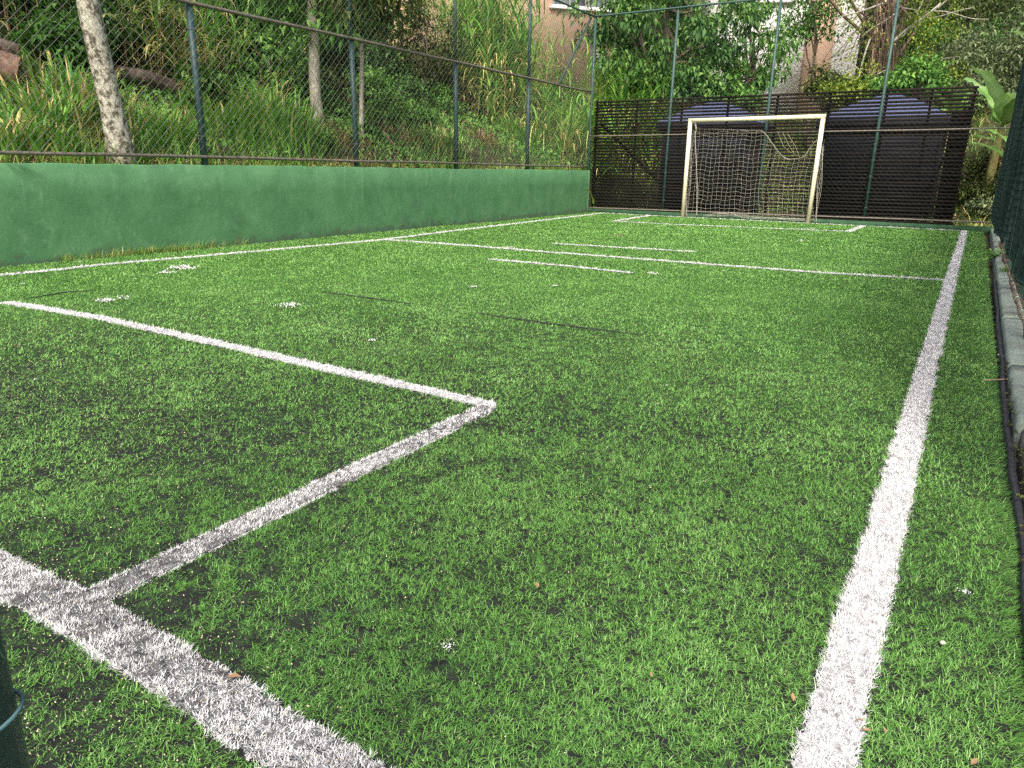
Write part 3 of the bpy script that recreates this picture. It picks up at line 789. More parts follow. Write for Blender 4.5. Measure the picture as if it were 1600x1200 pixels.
# ================================================================== GOAL
gl = np.array([-5.60, 16.40]); gr = np.array([-2.875, 16.40]); GH = 2.085
t = thing('football_goal', (-4.23, 16.4, 0), 'cream painted steel goal with rust patches and a torn white net', 'goal')
for nm, g_, tx in (('goal_post', gl, -.005), ('goal_post', gr, .03)):
    a = Acc(); a.tube([[g_[0], g_[1], -.02], [g_[0] + tx * .5, g_[1], 1.0], [g_[0] + tx, g_[1], GH]], .045, 14); a.obj(nm, M['goal'], t, True)
a = Acc(); a.tube([[gl[0] - .045, gl[1], GH], [-4.2, gl[1], GH + .012], [gr[0] + .075, gr[1], GH + .03]], .045, 14); a.obj('crossbar', M['goal'], t, True)
a = Acc(); a.tube([[gl[0] + .10, 16.42, GH - .03], [gl[0] + .12, 16.52, 1.85]], .018, 8); a.obj('net_stay', M['goal'], t, True)
# net: a sagging grid of cords behind the frame
nu, nv = 27, 22
def netp(u, v):
    """u 0..1 left to right, v 0 top .. 1 bottom"""
    u = np.asarray(u, float); v = np.asarray(v, float)
    x = gl[0] + .06 + (gr[0] - gl[0] - .02) * u
    tear = sstep(.52, .78, u)
    ztop = GH - .16 - .10 * u - .44 * tear + .30 * sstep(.86, .98, u) - .12 * np.sin(np.clip((u - .55) / .4, 0, 1) * math.pi)
    z = (GH - .15) * (1 - v) + .04 * v + .012 * np.sin(u * 22) * np.sin(v * math.pi)
    z = np.minimum(z, ztop + .03 * v)
    y = 16.52 + .06 * np.sin(u * math.pi) * v + .05 * (NA.fbm(u * 5, v * 5, 2) - .5)
    y = np.minimum(y, EY - .05)
    x = x + .02 * tear * np.sin(v * 7) * (1 - v) + .03 * (NB.fbm(u * 6, v * 6, 2) - .5) + .04 * (1 - v) * (1 - u) + .07 * v * np.maximum(u - .5, 0)
    return np.stack([x, y, z], -1)
def nettop(u):
    tear = sstep(.52, .78, u)
    return GH - .16 - .10 * u - .44 * tear + .30 * sstep(.86, .98, u) - .12 * np.sin(np.clip((u - .55) / .4, 0, 1) * math.pi)
def cord(acc, u, v, r_):
    """draw a net cord only where it lies below the torn upper edge"""
    zr_ = (GH - .15) * (1 - v) + .04 * v; ok = zr_ <= nettop(u) + .02; P = netp(u, v); i = 0
    while i < len(ok):
        if ok[i]:
            j = i
            while j + 1 < len(ok) and ok[j + 1]: j += 1
            if j - i >= 1: acc.tube(P[i:j + 1], r_, 3, False)
            i = j + 1
        else: i += 1
a = Acc()
tt = np.linspace(0, 1, 60)
for i in range(nu):
    u0 = i / (nu - 1)
    cord(a, np.clip(u0 + .010 * (NC.one(tt * 9, tt * 0 + i) - .5) + .012 * np.sin(tt * 6 + 1) * (u0 > .55), 0, 1.04), tt, .0020)
for j in range(nv):
    v0 = j / (nv - 1)
    cord(a, tt, np.clip(v0 + .012 * (NC.one(tt * 14, tt * 0 + j * 3.1) - .5) + .006 * np.cos(tt * 40), 0, 1), .0020)
for dv in (0, .012):
    P = netp(tt, tt * 0); P[:, 2] = nettop(tt) - dv; a.tube(P, .0026, 3, False)
a.obj('back_net', M['net'], t)['kind'] = 'stuff'
a = Acc()
for side, gx_ in ((0, gl[0] + .02), (1, gr[0] + .05)):
    for k in range(5):                                        # side strips
        f_ = k / 4
        P = [[gx_ + .035 * f_ + .02 * math.sin(z * 5 + k) + (.07 * (1 - z / 2) if side else 0), 16.42 + .13 * f_, z] for z in np.linspace(.03, 1.9 if side == 0 else 1.55, 26)]
        a.tube(P, .0024, 3, False)
    for z in np.arange(.05, 1.85 if side == 0 else 1.5, .095):
        a.tube([[gx_ + (.07 * (1 - z / 2) if side else 0), 16.42, z], [gx_ + .03 + (.07 * (1 - z / 2) if side else 0), 16.50, z - .02], [gx_ + .05, 16.55, z + .01]], .0022, 3, False)
a.obj('side_net', M['net'], t)['kind'] = 'stuff'
a = Acc()
P = [[gl[0] + .12 + .05 * math.sin(z * 2) + .18 * (1 - z / 1.9) ** 2, 16.50, z] for z in np.linspace(.02, 1.88, 24)]
a.tube(P, .006, 5)
# heaped foot of the net and slack cords in the torn corner
for k in range(9):
    xx = np.linspace(gl[0] + .45 + rng.uniform(0, .3), gr[0] + rng.uniform(-.2, .22), 30)
    a.tube(np.stack([xx, 16.44 + .09 * NA.fbm(xx * 3 + k, xx * 0, 2), .02 + .13 * NB.fbm(xx * 2.2 + k * .3, xx * 0 + k, 2) * (.4 + .6 * np.exp(-((xx + 4.55) / .4) ** 2) + .3)], 1), .0026, 3, False)
for k in range(3):
    x0 = -3.72 + .10 * k
    a.tube([[x0, 16.5, 1.83 - .02 * k], [x0 + .14 + .02 * k, 16.5, 1.55], [x0 + .30, 16.5, 1.42 - .05 * k]], .003, 3, False)
a.obj('net_ropes', M['net'], t)['kind'] = 'stuff'

# ================================================================== SLAT SCREEN
SY = 16.86
sl_, sr_ = -8.17, -.262
t = thing('slat_screen', (-4.2, SY, 0), 'tall dark brown screen of level wooden slats behind the goal', 'screen')
NS = 37
pr = None
for k in range(NS):
    f_ = k / (NS - 1)
    zl = .03 + (2.575 - .03) * f_; zr = .10 + (2.605 - .10) * f_
    zl += rng.normal(0, .004); zr += rng.normal(0, .004)
    a = Acc()
    xe = [sl_ + rng.normal(0, .01), -5.5, -2.9, sr_ + rng.normal(0, .012)]
    hgt = .045
    for i in range(3):
        za = zl + (zr - zl) * (xe[i] - sl_) / (sr_ - sl_) + rng.normal(0, .003); zb = zl + (zr - zl) * (xe[i + 1] - sl_) / (sr_ - sl_) + rng.normal(0, .003)
        a.beam((xe[i], SY, za), (xe[i + 1] - .004, SY, zb), .016, hgt + rng.normal(0, .002))
    a.obj('slat', M['slat'], t)
for x in (-8.14, -7.1, -6.0, -4.95, -3.9, -2.85, -1.8, -1.02, -.31):
    a = Acc(); a.beam((x, SY + .032, -.05), (x + .01, SY + .032, 2.6), .045, .04); a.obj('batten', M['slat'], t)
for p, q_ in (((-8.05, 2.1), (-5.9, .3)), ((-1.0, .1), (-.32, 2.3))):
    a = Acc(); a.beam((p[0], SY + .075, p[1]), (q_[0], SY + .075, q_[1]), .04, .06); a.obj('diagonal_brace', M['slat'], t)
a = Acc(); a.box((-4.2, SY + .03, .02), (7.9, .10, .10)); a.obj('foot_beam', M['slat'], t)
a = Acc(); a.box((-.47, SY + .07, 1.15), (.30, .02, 2.1)); a.obj('end_board', M['slat'], t)

# ---- canvas kiosks behind the screen
def kiosk(x0, x1, y0, y1, zr_, apex, label):
    t = thing('canvas_kiosk', ((x0 + x1) / 2, (y0 + y1) / 2, 0), label, 'tent', 'canvas kiosks behind the slat screen')
    cx_, cy_ = (x0 + x1) / 2, (y0 + y1) / 2
    for nm, c_, s_ in (('side_wall', (cx_, y0 + .06, zr_ / 2), (x1 - x0 - .16, .03, zr_)), ('side_wall', (cx_, y1 - .06, zr_ / 2), (x1 - x0 - .16, .03, zr_)),
                       ('side_wall', (x0 + .07, cy_, zr_ / 2), (.03, y1 - y0 - .2, zr_)), ('side_wall', (x1 - .07, cy_, zr_ / 2), (.03, y1 - y0 - .2, zr_))):
        a = Acc(); a.box(c_, s_); a.obj(nm, M['tent'], t)
    for x in (x0 + .05, x1 - .05):
        for y in (y0 + .05, y1 - .05):
            a = Acc(); a.tube([[x, y, -.05], [x, y, zr_ + .02]], .025, 8); a.obj('pole', M['tent'], t)
    a = Acc(); c4 = [(x0 - .08, y0 - .08), (x1 + .08, y0 - .08), (x1 + .08, y1 + .08), (x0 - .08, y1 + .08)]
    V = [[*c, zr_] for c in c4] + [[*(np.array(c) * .45 + np.array([cx_, cy_]) * .55), zr_ + (apex - zr_) * .66] for c in c4] + [[cx_, cy_, apex]]
    a.add(V, [[[i, (i + 1) % 4, 4 + (i + 1) % 4, 4 + i] for i in range(4)], [[4 + i, 4 + (i + 1) % 4, 8] for i in range(4)]]); a.obj('roof', M['tent_roof'], t)
    a = Acc()
    for i in range(4):
        p, q_ = c4[i], c4[(i + 1) % 4]
        a.beam((*p, zr_ - .10), (*q_, zr_ - .10), .012, .2)
    a.obj('valance', M['tent'], t)
kiosk(-6.85, -4.75, 17.9, 20.0, 2.17, 2.72, 'dark blue canvas kiosk behind the screen on the walled side')
kiosk(-3.10, -.72, 17.7, 19.9, 2.15, 2.74, 'wider dark blue canvas kiosk behind the screen, beside the bananas')
# ================================================================== BANK ON THE LEFT
def bank_grass(n, x0, x1, y0, y1, hmin, hmax, w, tone0, dens=None, seg=3):
    x = rng.uniform(x0, x1, n); y = rng.uniform(y0, y1, n)
    pat = NA.fbm(x * .7 + 4, y * .7, 3); ok = rng.random(n) < np.clip(.1 + 1.6 * (pat - .28), .04, 1)
    x, y, pat = x[ok], y[ok], pat[ok]; n = len(x)
    h = rng.uniform(hmin, hmax, n) * (.45 + 1.2 * pat) * (1 - .5 * sstep(6.9, 5.6, y) * sstep(-8.7, -9.3, x))
    tone = tone0 + rng.normal(0, .20, n) + (NC.fbm(x * 1.3, y * 1.3, 2) - .5) * .5
    tone = np.where(rng.random(n) < .06, rng.uniform(.8, 1, n), np.clip(tone, 0, .68))
    r = np.stack([x, y, H(x, y) - .02], 1)
    return blades(r, rng.uniform(0, 6.283, n), h, w * rng.uniform(.7, 1.4, n), rng.uniform(.05, .5, n), rng.uniform(.9, 2.2, n), seg, tone)
acc = Acc()
for args in ((9500, -9.5, -8.14, -1, 18.5, .14, .42, .018, .48), (2600, -13.5, -9.3, 1, 22, .2, .55, .024, .38), (2600, -17, -13, 6, 30, .3, .8, .03, .42)):
    V, F, T = bank_grass(*args); acc.add(V, F, T)
# dead thatch along the top of the wall
n = 5200
y = rng.uniform(-1, 16.5, n); x = -8.12 - np.abs(rng.normal(0, .22, n))
V, F, T = blades(np.stack([x, y, H(x, y) + .01], 1), rng.uniform(0, 6.28, n), rng.uniform(.08, .3, n), rng.uniform(.004, .010, n), rng.uniform(.5, 1.2, n), rng.uniform(1.3, 2.0, n), 2, rng.uniform(.72, 1, n))
acc.add(V, F, T)
o = acc.obj('bank_grass', M['grass']); tag(o, 'mixed green and straw coloured grass covering the bank above the wall', 'grass', kind='stuff')
# low broadleaf ground cover
n = 15000
x = rng.uniform(-13, -8.2, n); y = rng.uniform(5.5, 20, n); pat = NB.fbm(x * .6, y * .6, 3)
ok = rng.random(n) < np.clip((pat - .36) * 4, 0, 1); x, y = x[ok], y[ok]; n = len(x)
c = np.stack([x, y, H(x, y) + rng.uniform(.02, .38, n) * NB.fbm(x * 1.4, y * 1.4, 2) * 1.6], 1)
V, F, T = leaves(c, rand_unit(n) + np.array([.4, -.2, -.2]), rand_unit(n) * .5 + np.array([.3, -.3, 1]), rng.uniform(.05, .13, n), rng.uniform(.03, .07, n), rng.normal(.5, .22, n), droop=.15)
o = link('ground_cover', np_mesh('ground_cover', V, F, T), M['leaf_mid']); tag(o, 'low leafy ground cover on the bank', 'ground cover', kind='stuff')

def grass_clump(p, h, nb, label, spread=.25, tone=.42, dry=.2, w=.022, lean=.35, group=None, arch=1.5, name='tall_grass_clump', dirb=None):
    """a tussock: arching leaf blades and a few dead stalks"""
    p = np.asarray(p, float)
    t = thing(name, p, label, 'grass', group)
    n = nb
    off = rng.normal(0, spread, (n, 2)); root = np.stack([p[0] + off[:, 0], p[1] + off[:, 1], H(p[0] + off[:, 0], p[1] + off[:, 1]) - .03], 1)
    az = np.arctan2(off[:, 1], off[:, 0]) + rng.normal(0, .8, n)
    if dirb is not None: az = np.where(rng.random(n) < .55, dirb + rng.normal(0, .5, n), az)
    hh = h * rng.uniform(.45, 1.1, n)
    tn = np.where(rng.random(n) < dry, rng.uniform(.75, 1, n), np.clip(tone + rng.normal(0, .15, n), 0, .66))
    V, F, T = blades(root, az, hh, w * rng.uniform(.6, 1.3, n), rng.uniform(.0, lean, n), rng.uniform(.6, 1.0, n) * arch + .4, 6, tn, curlp=2.0, tonegrad=.16, wprof=lambda q: (.55 + .45 * min(1, q * 4)) * (1 - q ** 2.2))
    link('leaf_blades', np_mesh('leaf_blades', V, F, T), M['grass'], t)['kind'] = 'stuff'
    n = max(6, int(nb * .12)); off = rng.normal(0, spread * .8, (n, 2))
    root = np.stack([p[0] + off[:, 0], p[1] + off[:, 1], H(p[0] + off[:, 0], p[1] + off[:, 1]) - .03], 1)
    V, F, T = blades(root, rng.uniform(0, 6.28, n), h * rng.uniform(.5, 1.05, n), np.full(n, w * .55), rng.uniform(0, .5, n), rng.uniform(.3, 1.6, n), 4, rng.uniform(.2, 1, n), wprof=lambda q: 1 - .5 * q)
    link('dead_stalks', np_mesh('dead_stalks', V, F, T), M['leaf_dry'], t)['kind'] = 'stuff'
    return t
def cane_clump(p, h, nst, label, spread=.3, tone=.5, dry=.2, w=.034, group=None, name='tall_grass_clump', Lf=.85):
    """cane grass: upright stalks, each with arching leaves that droop at the tip; the lowest leaves are dead"""
    p = np.asarray(p, float); t = thing(name, p, label, 'grass', group)
    off = rng.normal(0, spread, (nst, 2)); base = np.stack([p[0] + off[:, 0], p[1] + off[:, 1], H(p[0] + off[:, 0], p[1] + off[:, 1]) - .03], 1)
    hs = h * rng.uniform(.55, 1.05, nst); la = rng.uniform(0, 6.28, nst); ln = np.abs(rng.normal(.12, .10, nst))
    sdir = np.stack([np.cos(la) * np.sin(ln), np.sin(la) * np.sin(ln), np.cos(ln)], 1)
    V, F, T = blades(base, la, hs, np.full(nst, .016), ln * .6, ln * 1.6, 4, rng.uniform(.3, .9, nst), wprof=lambda q: 1 - .5 * q)
    link('stalks', np_mesh('stalks', V, F, T), M['leaf_dry'], t)['kind'] = 'stuff'
    k = np.maximum(4, (hs * 7).astype(int)); idx = np.repeat(np.arange(nst), k); n = len(idx)
    f_ = rng.uniform(.08, 1, n)
    root = base[idx] + sdir[idx] * (hs[idx] * f_)[:, None]
    L = Lf * rng.uniform(.55, 1.2, n) * (.75 + .35 * np.sin(f_ * math.pi))
    dead = rng.random(n) < np.clip(dry * 2.2 * (1 - f_ * 1.1) + dry * .25, 0, 1)
    th0 = np.where(dead, rng.uniform(.6, 1.4, n), rng.uniform(.15, .65, n)); th1 = np.where(dead, rng.uniform(2.4, 3.0, n), rng.uniform(1.5, 2.7, n))
    tn = np.where(dead, rng.uniform(.80, 1, n), np.clip(tone + rng.normal(0, .17, n), 0, .70))
    V, F, T = blades(root, rng.uniform(0, 6.28, n), L, w * rng.uniform(.6, 1.25, n), th0, th1, 6, tn, curlp=1.5, tonegrad=.12, wprof=lambda q: (.5 + .5 * min(1, q * 4)) * (1 - q ** 2.0))
    link('leaf_blades', np_mesh('leaf_blades', V, F, T), M['grass'], t)['kind'] = 'stuff'
    return t
CLG = 'tall grass clumps on the bank'
CL = [  # pixel of the foot, height, blades, dry share, tone, label
    ((245, 122), 1.8, 560, .45, .42, 'tall dry straw coloured grass standing behind the fallen log', .30),
    ((305, 100), 1.9, 420, .35, .45, 'tall half dry grass behind the first full fence post', .30),
    ((85, 205), .7, 300, .10, .42, 'dark green grass clump beside the stacked logs', .22),
    ((118, 175), .8, 260, .3, .36, 'long green grass clump between the logs and the lichened trunk', .24),
    ((40, 60), 1.3, 240, .25, .22, 'brown and green tall grass above the stacked logs', .4),  # low tone paints the shade under the trees into these blades
    ((215, 212), .5, 300, .05, .48, 'short bright green grass clump under the fallen log', .24),
    ((270, 222), .55, 260, .05, .50, 'short bright grass clump left of the first full fence post', .22),
    ((355, 215), .75, 320, .05, .50, 'bright grass clump right of the first full fence post', .26),
    ((425, 215), 1.0, 420, .05, .47, 'bright green clump of knee high grass left of the tall second post', .26),
    ((470, 222), .6, 260, .08, .48, 'low bright grass clump beside the creeping weeds', .22),
    ((360, 150), 1.3, 300, .25, .42, 'arching grass clump beside the two thin stems', .3),
    ((228, 186), .34, 160, .2, .45, 'grass clump growing over the middle of the fallen log', .22), ((285, 194), .34, 160, .15, .48, 'grass clump growing over the far end of the fallen log', .2), ((20, 196), .34, 140, .15, .42, 'grass clump half hiding the thick peeled log', .22),
    ((90, 235), .45, 200, .2, .46, 'low grass tuft at the wall top before the lichened trunk', .2), ((20, 230), .5, 220, .25, .44, 'low grass tuft at the wall top below the logs', .2),
    ((690, 235), .5, 200, .25, .45, 'low grass tuft at the wall top near the short stick', .2), ((640, 225), .45, 160, .3, .45, 'half dry grass tuft beside the broken branch', .2),
    ((770, 195), 3.3, 1400, .18, .47, 'huge arching grass clump with hanging dry blades by the third post', .40),
    ((735, 125), 3.3, 800, .10, .48, 'bright tall grass rising above the huge clump', .5),
    ((810, 225), .9, 320, .12, .46, 'green grass clump between the third and fourth posts', .22), ((880, 215), 1.2, 420, .25, .44, 'drooping grass clump in the fence corner', .3),
    ((870, 150), 1.5, 420, .10, .60, 'yellow green feathery grass under the diagonal brace', .4),
    ((900, 110), 1.8, 420, .08, .62, 'yellow green tall grass below the salmon building', .5),
    ((825, 165), 2.6, 520, .12, .55, 'tall bright grass between the third and fourth posts below the building', .4),
    ((850, 235), .6, 200, .15, .45, 'small grass clump at the foot of the fourth post', .2),
    ((1010, 150), 1.5, 420, .12, .48, 'tall green grass rising over the screen under the dark tree', .45),
    ((960, 130), 1.4, 360, .08, .52, 'bright grass clump behind the louvred panel', .4), ((1060, 160), 1.1, 260, .15, .48, 'grass clump under the glossy dark shrub', .35),
]
for (px_, py_), h, nb, dry, tone, label, spd in CL:
    p = HIT(px_, py_)
    if h > 1.15:
        cane_clump(p, h, int(nb / 11), label, spd * 1.25, tone, dry, .020 + .010 * min(h, 2), CLG, Lf=.55 + .16 * h); continue
    grass_clump(p, h, nb, label or ('knee high green grass clump on the bank behind the fence' if px_ < 900 else 'green grass clump behind the top of the slat screen'), spd, tone, dry, w=.024 + .009 * h, group=CLG, dirb=-.6 if h > 1.6 else None)

for px_, D, h, nb, tone, lab in ((955, 21.6, 2.3, 420, .55, 'tall drooping grass over the screen beside the fence corner'), (1000, 21.3, 2.25, 460, .50, 'tall drooping grass over the screen under the dark tree'), (1035, 21.6, 2.0, 260, .46, 'tall drooping grass over the screen, thinnest of its row'),
                             (900, 19.6, 1.5, 420, .62, 'yellow green grass just outside the fence corner')):
    p = ATD(px_, 250, D); p[2] = float(H(p[0], p[1])); h = max(h, 3.9 - p[2]) if px_ > 930 else h
    cane_clump(p, h, int(nb / 10), lab, .42, tone, .10, .05, CLG, Lf=1.15)
def shrub(p, r, label, leaf='leaf_mid', L=.10, W=.05, clumps=26, per=60, tone=.45, h=None, group=None, big=False, name='leafy_shrub', droop=.15, spread=None):
    p = np.asarray(p, float); h = h or r
    t = thing(name, p, label, 'shrub', group)
    a = Acc(); u = rand_unit(clumps); u[:, 2] = np.abs(u[:, 2]) * 1.15 - .12
    C = p + np.array([0, 0, h * .35]) + u * np.array([r, r, h]) * (.35 + .65 * rng.random(clumps))[:, None] * (.7 + .6 * NB.one(u[:, 0] * 2 + p[0], u[:, 1] * 2 + p[1]))[:, None]
    for i in range(min(clumps, 12)): sprout(a, p + np.append(rng.normal(0, .06, 2), -.08), C[i], .018 * (1 + r * .4), .004, .12, 4, 4)
    a.obj('stems', M['bark'], t)
    V, F, T = crown_leaves(C, spread or r * .38, per, L, W, tone, big=big, droop=droop)
    link('foliage', np_mesh('foliage', V, F, T), M[leaf], t)
    return t
SHG = 'shrubs on the bank'
shrub(HIT(615, 200), .62, 'low light green shrub on the bank between the second and third posts', 'leaf_mid', .09, .045, 30, 80, .55, .5)
shrub(HIT(555, 215), .35, 'small leafy shrub at the foot of the second post', 'leaf_mid', .08, .04, 18, 60, .52)
shrub(HIT(450, 150), .8, 'broad leaved shrub with pale undersides beside the grey trunk', 'leaf_mid', .17, .09, 28, 42, .52, .9, big=True, droop=.3)
shrub(HIT(410, 120), 1.0, 'tall broad leaved bush hung with creepers behind the two thin stems', 'leaf_mid', .15, .085, 34, 46, .46, 1.4, big=True, droop=.3)
shrub(HIT(340, 95), 1.1, 'leafy creeper covered bush above the dry grass', 'leaf_mid', .13, .07, 34, 50, .42, 1.3, big=True, droop=.3)
shrub(HIT(530, 120), 1.0, 'dark bush behind the pale slender trunk', 'leaf_dark', .12, .05, 34, 60, .42, 1.0)
shrub(HIT(600, 130), .8, 'dark mixed bush under the second bay of the fence', 'leaf_dark', .10, .045, 30, 60, .5, .8)
shrub(HIT(675, 150), .9, 'loose dark bush left of the third post', 'leaf_olive', .10, .04, 34, 60, .45, .9)
shrub(HIT(660, 205), .5, 'low ragged bush with brown twigs by the third post', 'leaf_mid', .07, .03, 24, 70, .42, .4)
shrub(HIT(880, 175), .9, 'dark green bush filling the fence corner', 'leaf_mid', .10, .04, 36, 60, .38, 1.1)
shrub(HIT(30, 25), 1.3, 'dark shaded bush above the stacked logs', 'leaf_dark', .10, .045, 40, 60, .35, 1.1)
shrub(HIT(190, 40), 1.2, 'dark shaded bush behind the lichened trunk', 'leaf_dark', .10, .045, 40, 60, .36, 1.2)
shrub(HIT(700, 235), .3, 'small weed cluster on the wall top by the third post', 'leaf_mid', .06, .03, 14, 50, .5, .22)
shrub(HIT(500, 235), .28, 'creeping weed cluster on the wall top before the second post', 'leaf_mid', .06, .03, 14, 50, .52, .2)

shrub(HIT(885, 125), .9, 'bright yellow green bush under the diagonal brace', 'leaf_yellow', .10, .035, 44, 70, .55, .9)
shrub(HIT(915, 150), .6, 'yellow green bush against the fence corner post', 'leaf_yellow', .10, .035, 34, 60, .5, .7)
BUSH = [((150, 95), .7, 'leaf_dark', .09, .045, .35, 'dark small leaved bush just left of the lichened trunk top'), ((205, 90), .75, 'leaf_dark', .10, .05, .40, 'dark bush between the lichened trunk and the dry grass'),
        ((100, 110), .6, 'leaf_mid', .12, .06, .35, 'shaded broad leaved bush above the pinkish log'), ((10, 45), 1.0, 'leaf_dark', .11, .05, .30, 'very dark bush over the upper log'), ((330, 175), .45, 'leaf_mid', .10, .06, .45, 'broad leaved weed bush right of the fallen log'),
        ((385, 165), .5, 'leaf_mid', .13, .075, .50, 'light broad leaved bush at the foot of the two thin stems'), ((465, 175), .55, 'leaf_mid', .14, .08, .52, 'glossy broad leaved bush below the grey trunk'), ((505, 165), .5, 'leaf_olive', .08, .04, .42, 'ragged olive bush between the grey and the pale trunks'),
        ((520, 200), .4, 'leaf_mid', .07, .035, .42, 'low bush beside the brown brush heap'), ((580, 165), .55, 'leaf_mid', .09, .05, .55, 'rounded light bush right of the second post'), ((640, 170), .6, 'leaf_dark', .08, .04, .50, 'dark ragged bush above the broken branch'),
        ((695, 185), .55, 'leaf_mid', .08, .03, .40, 'feathery bush just left of the third post'), ((700, 130), .8, 'leaf_olive', .09, .03, .45, 'narrow leaved bush behind the third post'), ((470, 60), 1.1, 'leaf_yellow', .10, .05, .40, 'yellow green bush around the grey trunk'),
        ((560, 75), 1.1, 'leaf_dark', .10, .05, .45, 'large dark bush behind the slender pale trunk'), ((850, 190), .6, 'leaf_mid', .09, .04, .42, 'green bush behind the fourth post')]
for (px_, py_), r_, lf, L_, W_, tn, lab in BUSH:
    shrub(HIT(px_, py_), r_, lab, lf, L_, W_, int(22 + r_ * 18), 58, tn, r_ * 1.05, SHG, big=L_ > .105, droop=.25)
# trees of the bank
def trunk_tree(name, foot, toppx, D2, r0, r1, bark, label, crown=None, leaf='leaf_mid', extra=None):
    foot = np.asarray(foot, float); top = np.asarray(toppx, float)
    t = thing(name, foot, label, 'tree')
    a = Acc(); k = 16; s = np.linspace(0, 1, k)[:, None]
    P = foot + (top - foot) * s + np.concatenate([.06 * (NA.fbm(s * 4 + foot[0], s * 0, 3) - .5), .06 * (NB.fbm(s * 4, s * 0 + foot[1], 3) - .5), 0 * s], 1)
    P[0, 2] -= .2
    rr = r0 + (r1 - r0) * s[:, 0]; rr[0] *= 1.5; rr[1] *= 1.12
    a.tube(P, rr, 14)
    if crown is not None:
        for i in range(9): sprout(a, P[-1 - (i % 4)], crown[i % len(crown)], r1 * .6, r1 * .12, .15, 5, 5)
    a.obj('trunk', M[bark], t, True)
    if crown is not None:
        V, F, T = crown_leaves(crown, .5, 70, .15, .075, .45, big=True, droop=.3, down=.45)
        link('crown', np_mesh('crown', V, F, T), M[leaf], t)
    return t
p0 = ONX(188, 246, -8.35); p0[2] = float(H(p0[0], p0[1]))
p1 = ONX(140.5, 0, -8.35); d_ = (p1 - p0) / (p1[2] - p0[2]); top = p0 + d_ * 4.6
trunk_tree('lichened_tree', p0, top, None, .122, .098, 'lichen', 'leaning trunk blotched with white lichen just behind the fence', crown=top + rng.normal(0, 1, (64, 3)) * np.array([1.5, 1.6, .5]) + np.array([-1.6, -.6, .6]))  # crown is out of view, widened to shade the upper bank
f0 = ATD(492, 130, 13.4); f0[2] = float(H(f0[0], f0[1])); d0 = 13.4; tp = ATD(478, -190, d0)
trunk_tree('bank_tree', f0, tp, None, .095, .082, 'bark_pale', 'grey brown trunk wound with creepers on the bank', crown=np.array([ATD(rng.uniform(395, 560), rng.uniform(-120, 45), d0 + rng.uniform(-.9, .9)) for _ in range(30)]))
f0 = ATD(561, 140, 13.3); f0[2] = float(H(f0[0], f0[1])); tp = ATD(563, -170, 13.3)
trunk_tree('bank_tree', f0, tp, None, .038, .036, 'bark_pale', 'slender pale straight trunk just behind the second post', crown=np.array([ATD(rng.uniform(520, 640), rng.uniform(-120, 30), 12.6 + rng.uniform(-.8, .8)) for _ in range(20)]), leaf='leaf_olive')
for px_, lab in ((424, 'thicker of two thin bare stems in the bushes'), (442, 'thinner of two thin bare stems in the bushes')):
    f0 = HIT(px_, 160); d0 = math.hypot(f0[0], f0[1]); a = Acc()
    a.tube([f0 - np.array([0, 0, .1]), ATD(px_ - 2, 140, d0), ATD(px_ + (-1 if px_ < 430 else -4), 115, d0), ATD(px_ - 4, 92, d0)], [.035, .032, .028, .02] if px_ < 430 else [.022, .02, .018, .012], 8)
    tag(a.obj('bare_stem', M['bark'], None, True), lab, 'stem')

# logs and dead wood
def log(p, q_, r, label, bark='log'):
    p = np.asarray(p, float); q_ = np.asarray(q_, float)
    t = thing('fallen_log', p, label, 'log', 'logs on the bank')
    a = Acc(); K, n = 30, 26; s = np.linspace(0, 1, K)[:, None]
    P = p + (q_ - p) * s + np.concatenate([0 * s, .02 * np.sin(s * 7), .03 * np.sin(s * 5)], 1)
    a.tube(P, r, n, cap=False)
    V = a.v[0]; ctr = np.repeat(P, n, axis=0); ang = np.tile(np.arange(n), K); row = np.repeat(np.arange(K), n)
    f_ = 1 + .16 * (NA.fbm(ang * .9, row * .12 + p[0], 3) - .5) + .12 * (NB.fbm(ang * .3 % n, row * .25 + p[1], 3) - .5)
    V = ctr + (V - ctr) * f_[:, None]; a.v[0] = V
    a.obj('bark', M[bark], t, True)
    for e, nx in ((0, P[0] - P[1]), (K - 1, P[-1] - P[-2])):
        nx = nx / np.linalg.norm(nx); a = Acc(); R_ = V[e * n:(e + 1) * n]
        a.add(np.concatenate([P[e] + (R_ - P[e]) * .985 + nx * .003, P[e] + (R_ - P[e]) * .985 - nx * .02]), [[list(range(n))], [[i, (i + 1) % n, n + (i + 1) % n, n + i] for i in range(n)]]); a.obj('sawn_end', M['logcut'], t)
def bankpt(px_, py_, up): 
    p = HIT(px_, py_); p[2] = float(H(p[0], p[1])) + up; return p
e1 = HIT(36, 146); e1[2] = float(H(e1[0], e1[1])) + .24
f1 = e1 + np.array([-.8, -1.5, 0]); f1[2] = float(H(f1[0], f1[1])) + .15
log(e1, f1, .18, 'thick peeled pinkish log, lowest of the stack behind the fence', 'logpink')
e2 = e1 + np.array([-.16, .10, .25]); f2 = f1 + np.array([-.1, 0, .27])
log(e2, f2, .085, 'thinner brown log lying on top of the thick sawn log')
e3 = HIT(188, 140); e3[2] = float(H(e3[0], e3[1])) + .20; f3 = HIT(322, 163); f3[2] = float(H(f3[0], f3[1])) + .13
log(e3, f3, .095, 'brown fallen log lying across the grass beside the lichened trunk')
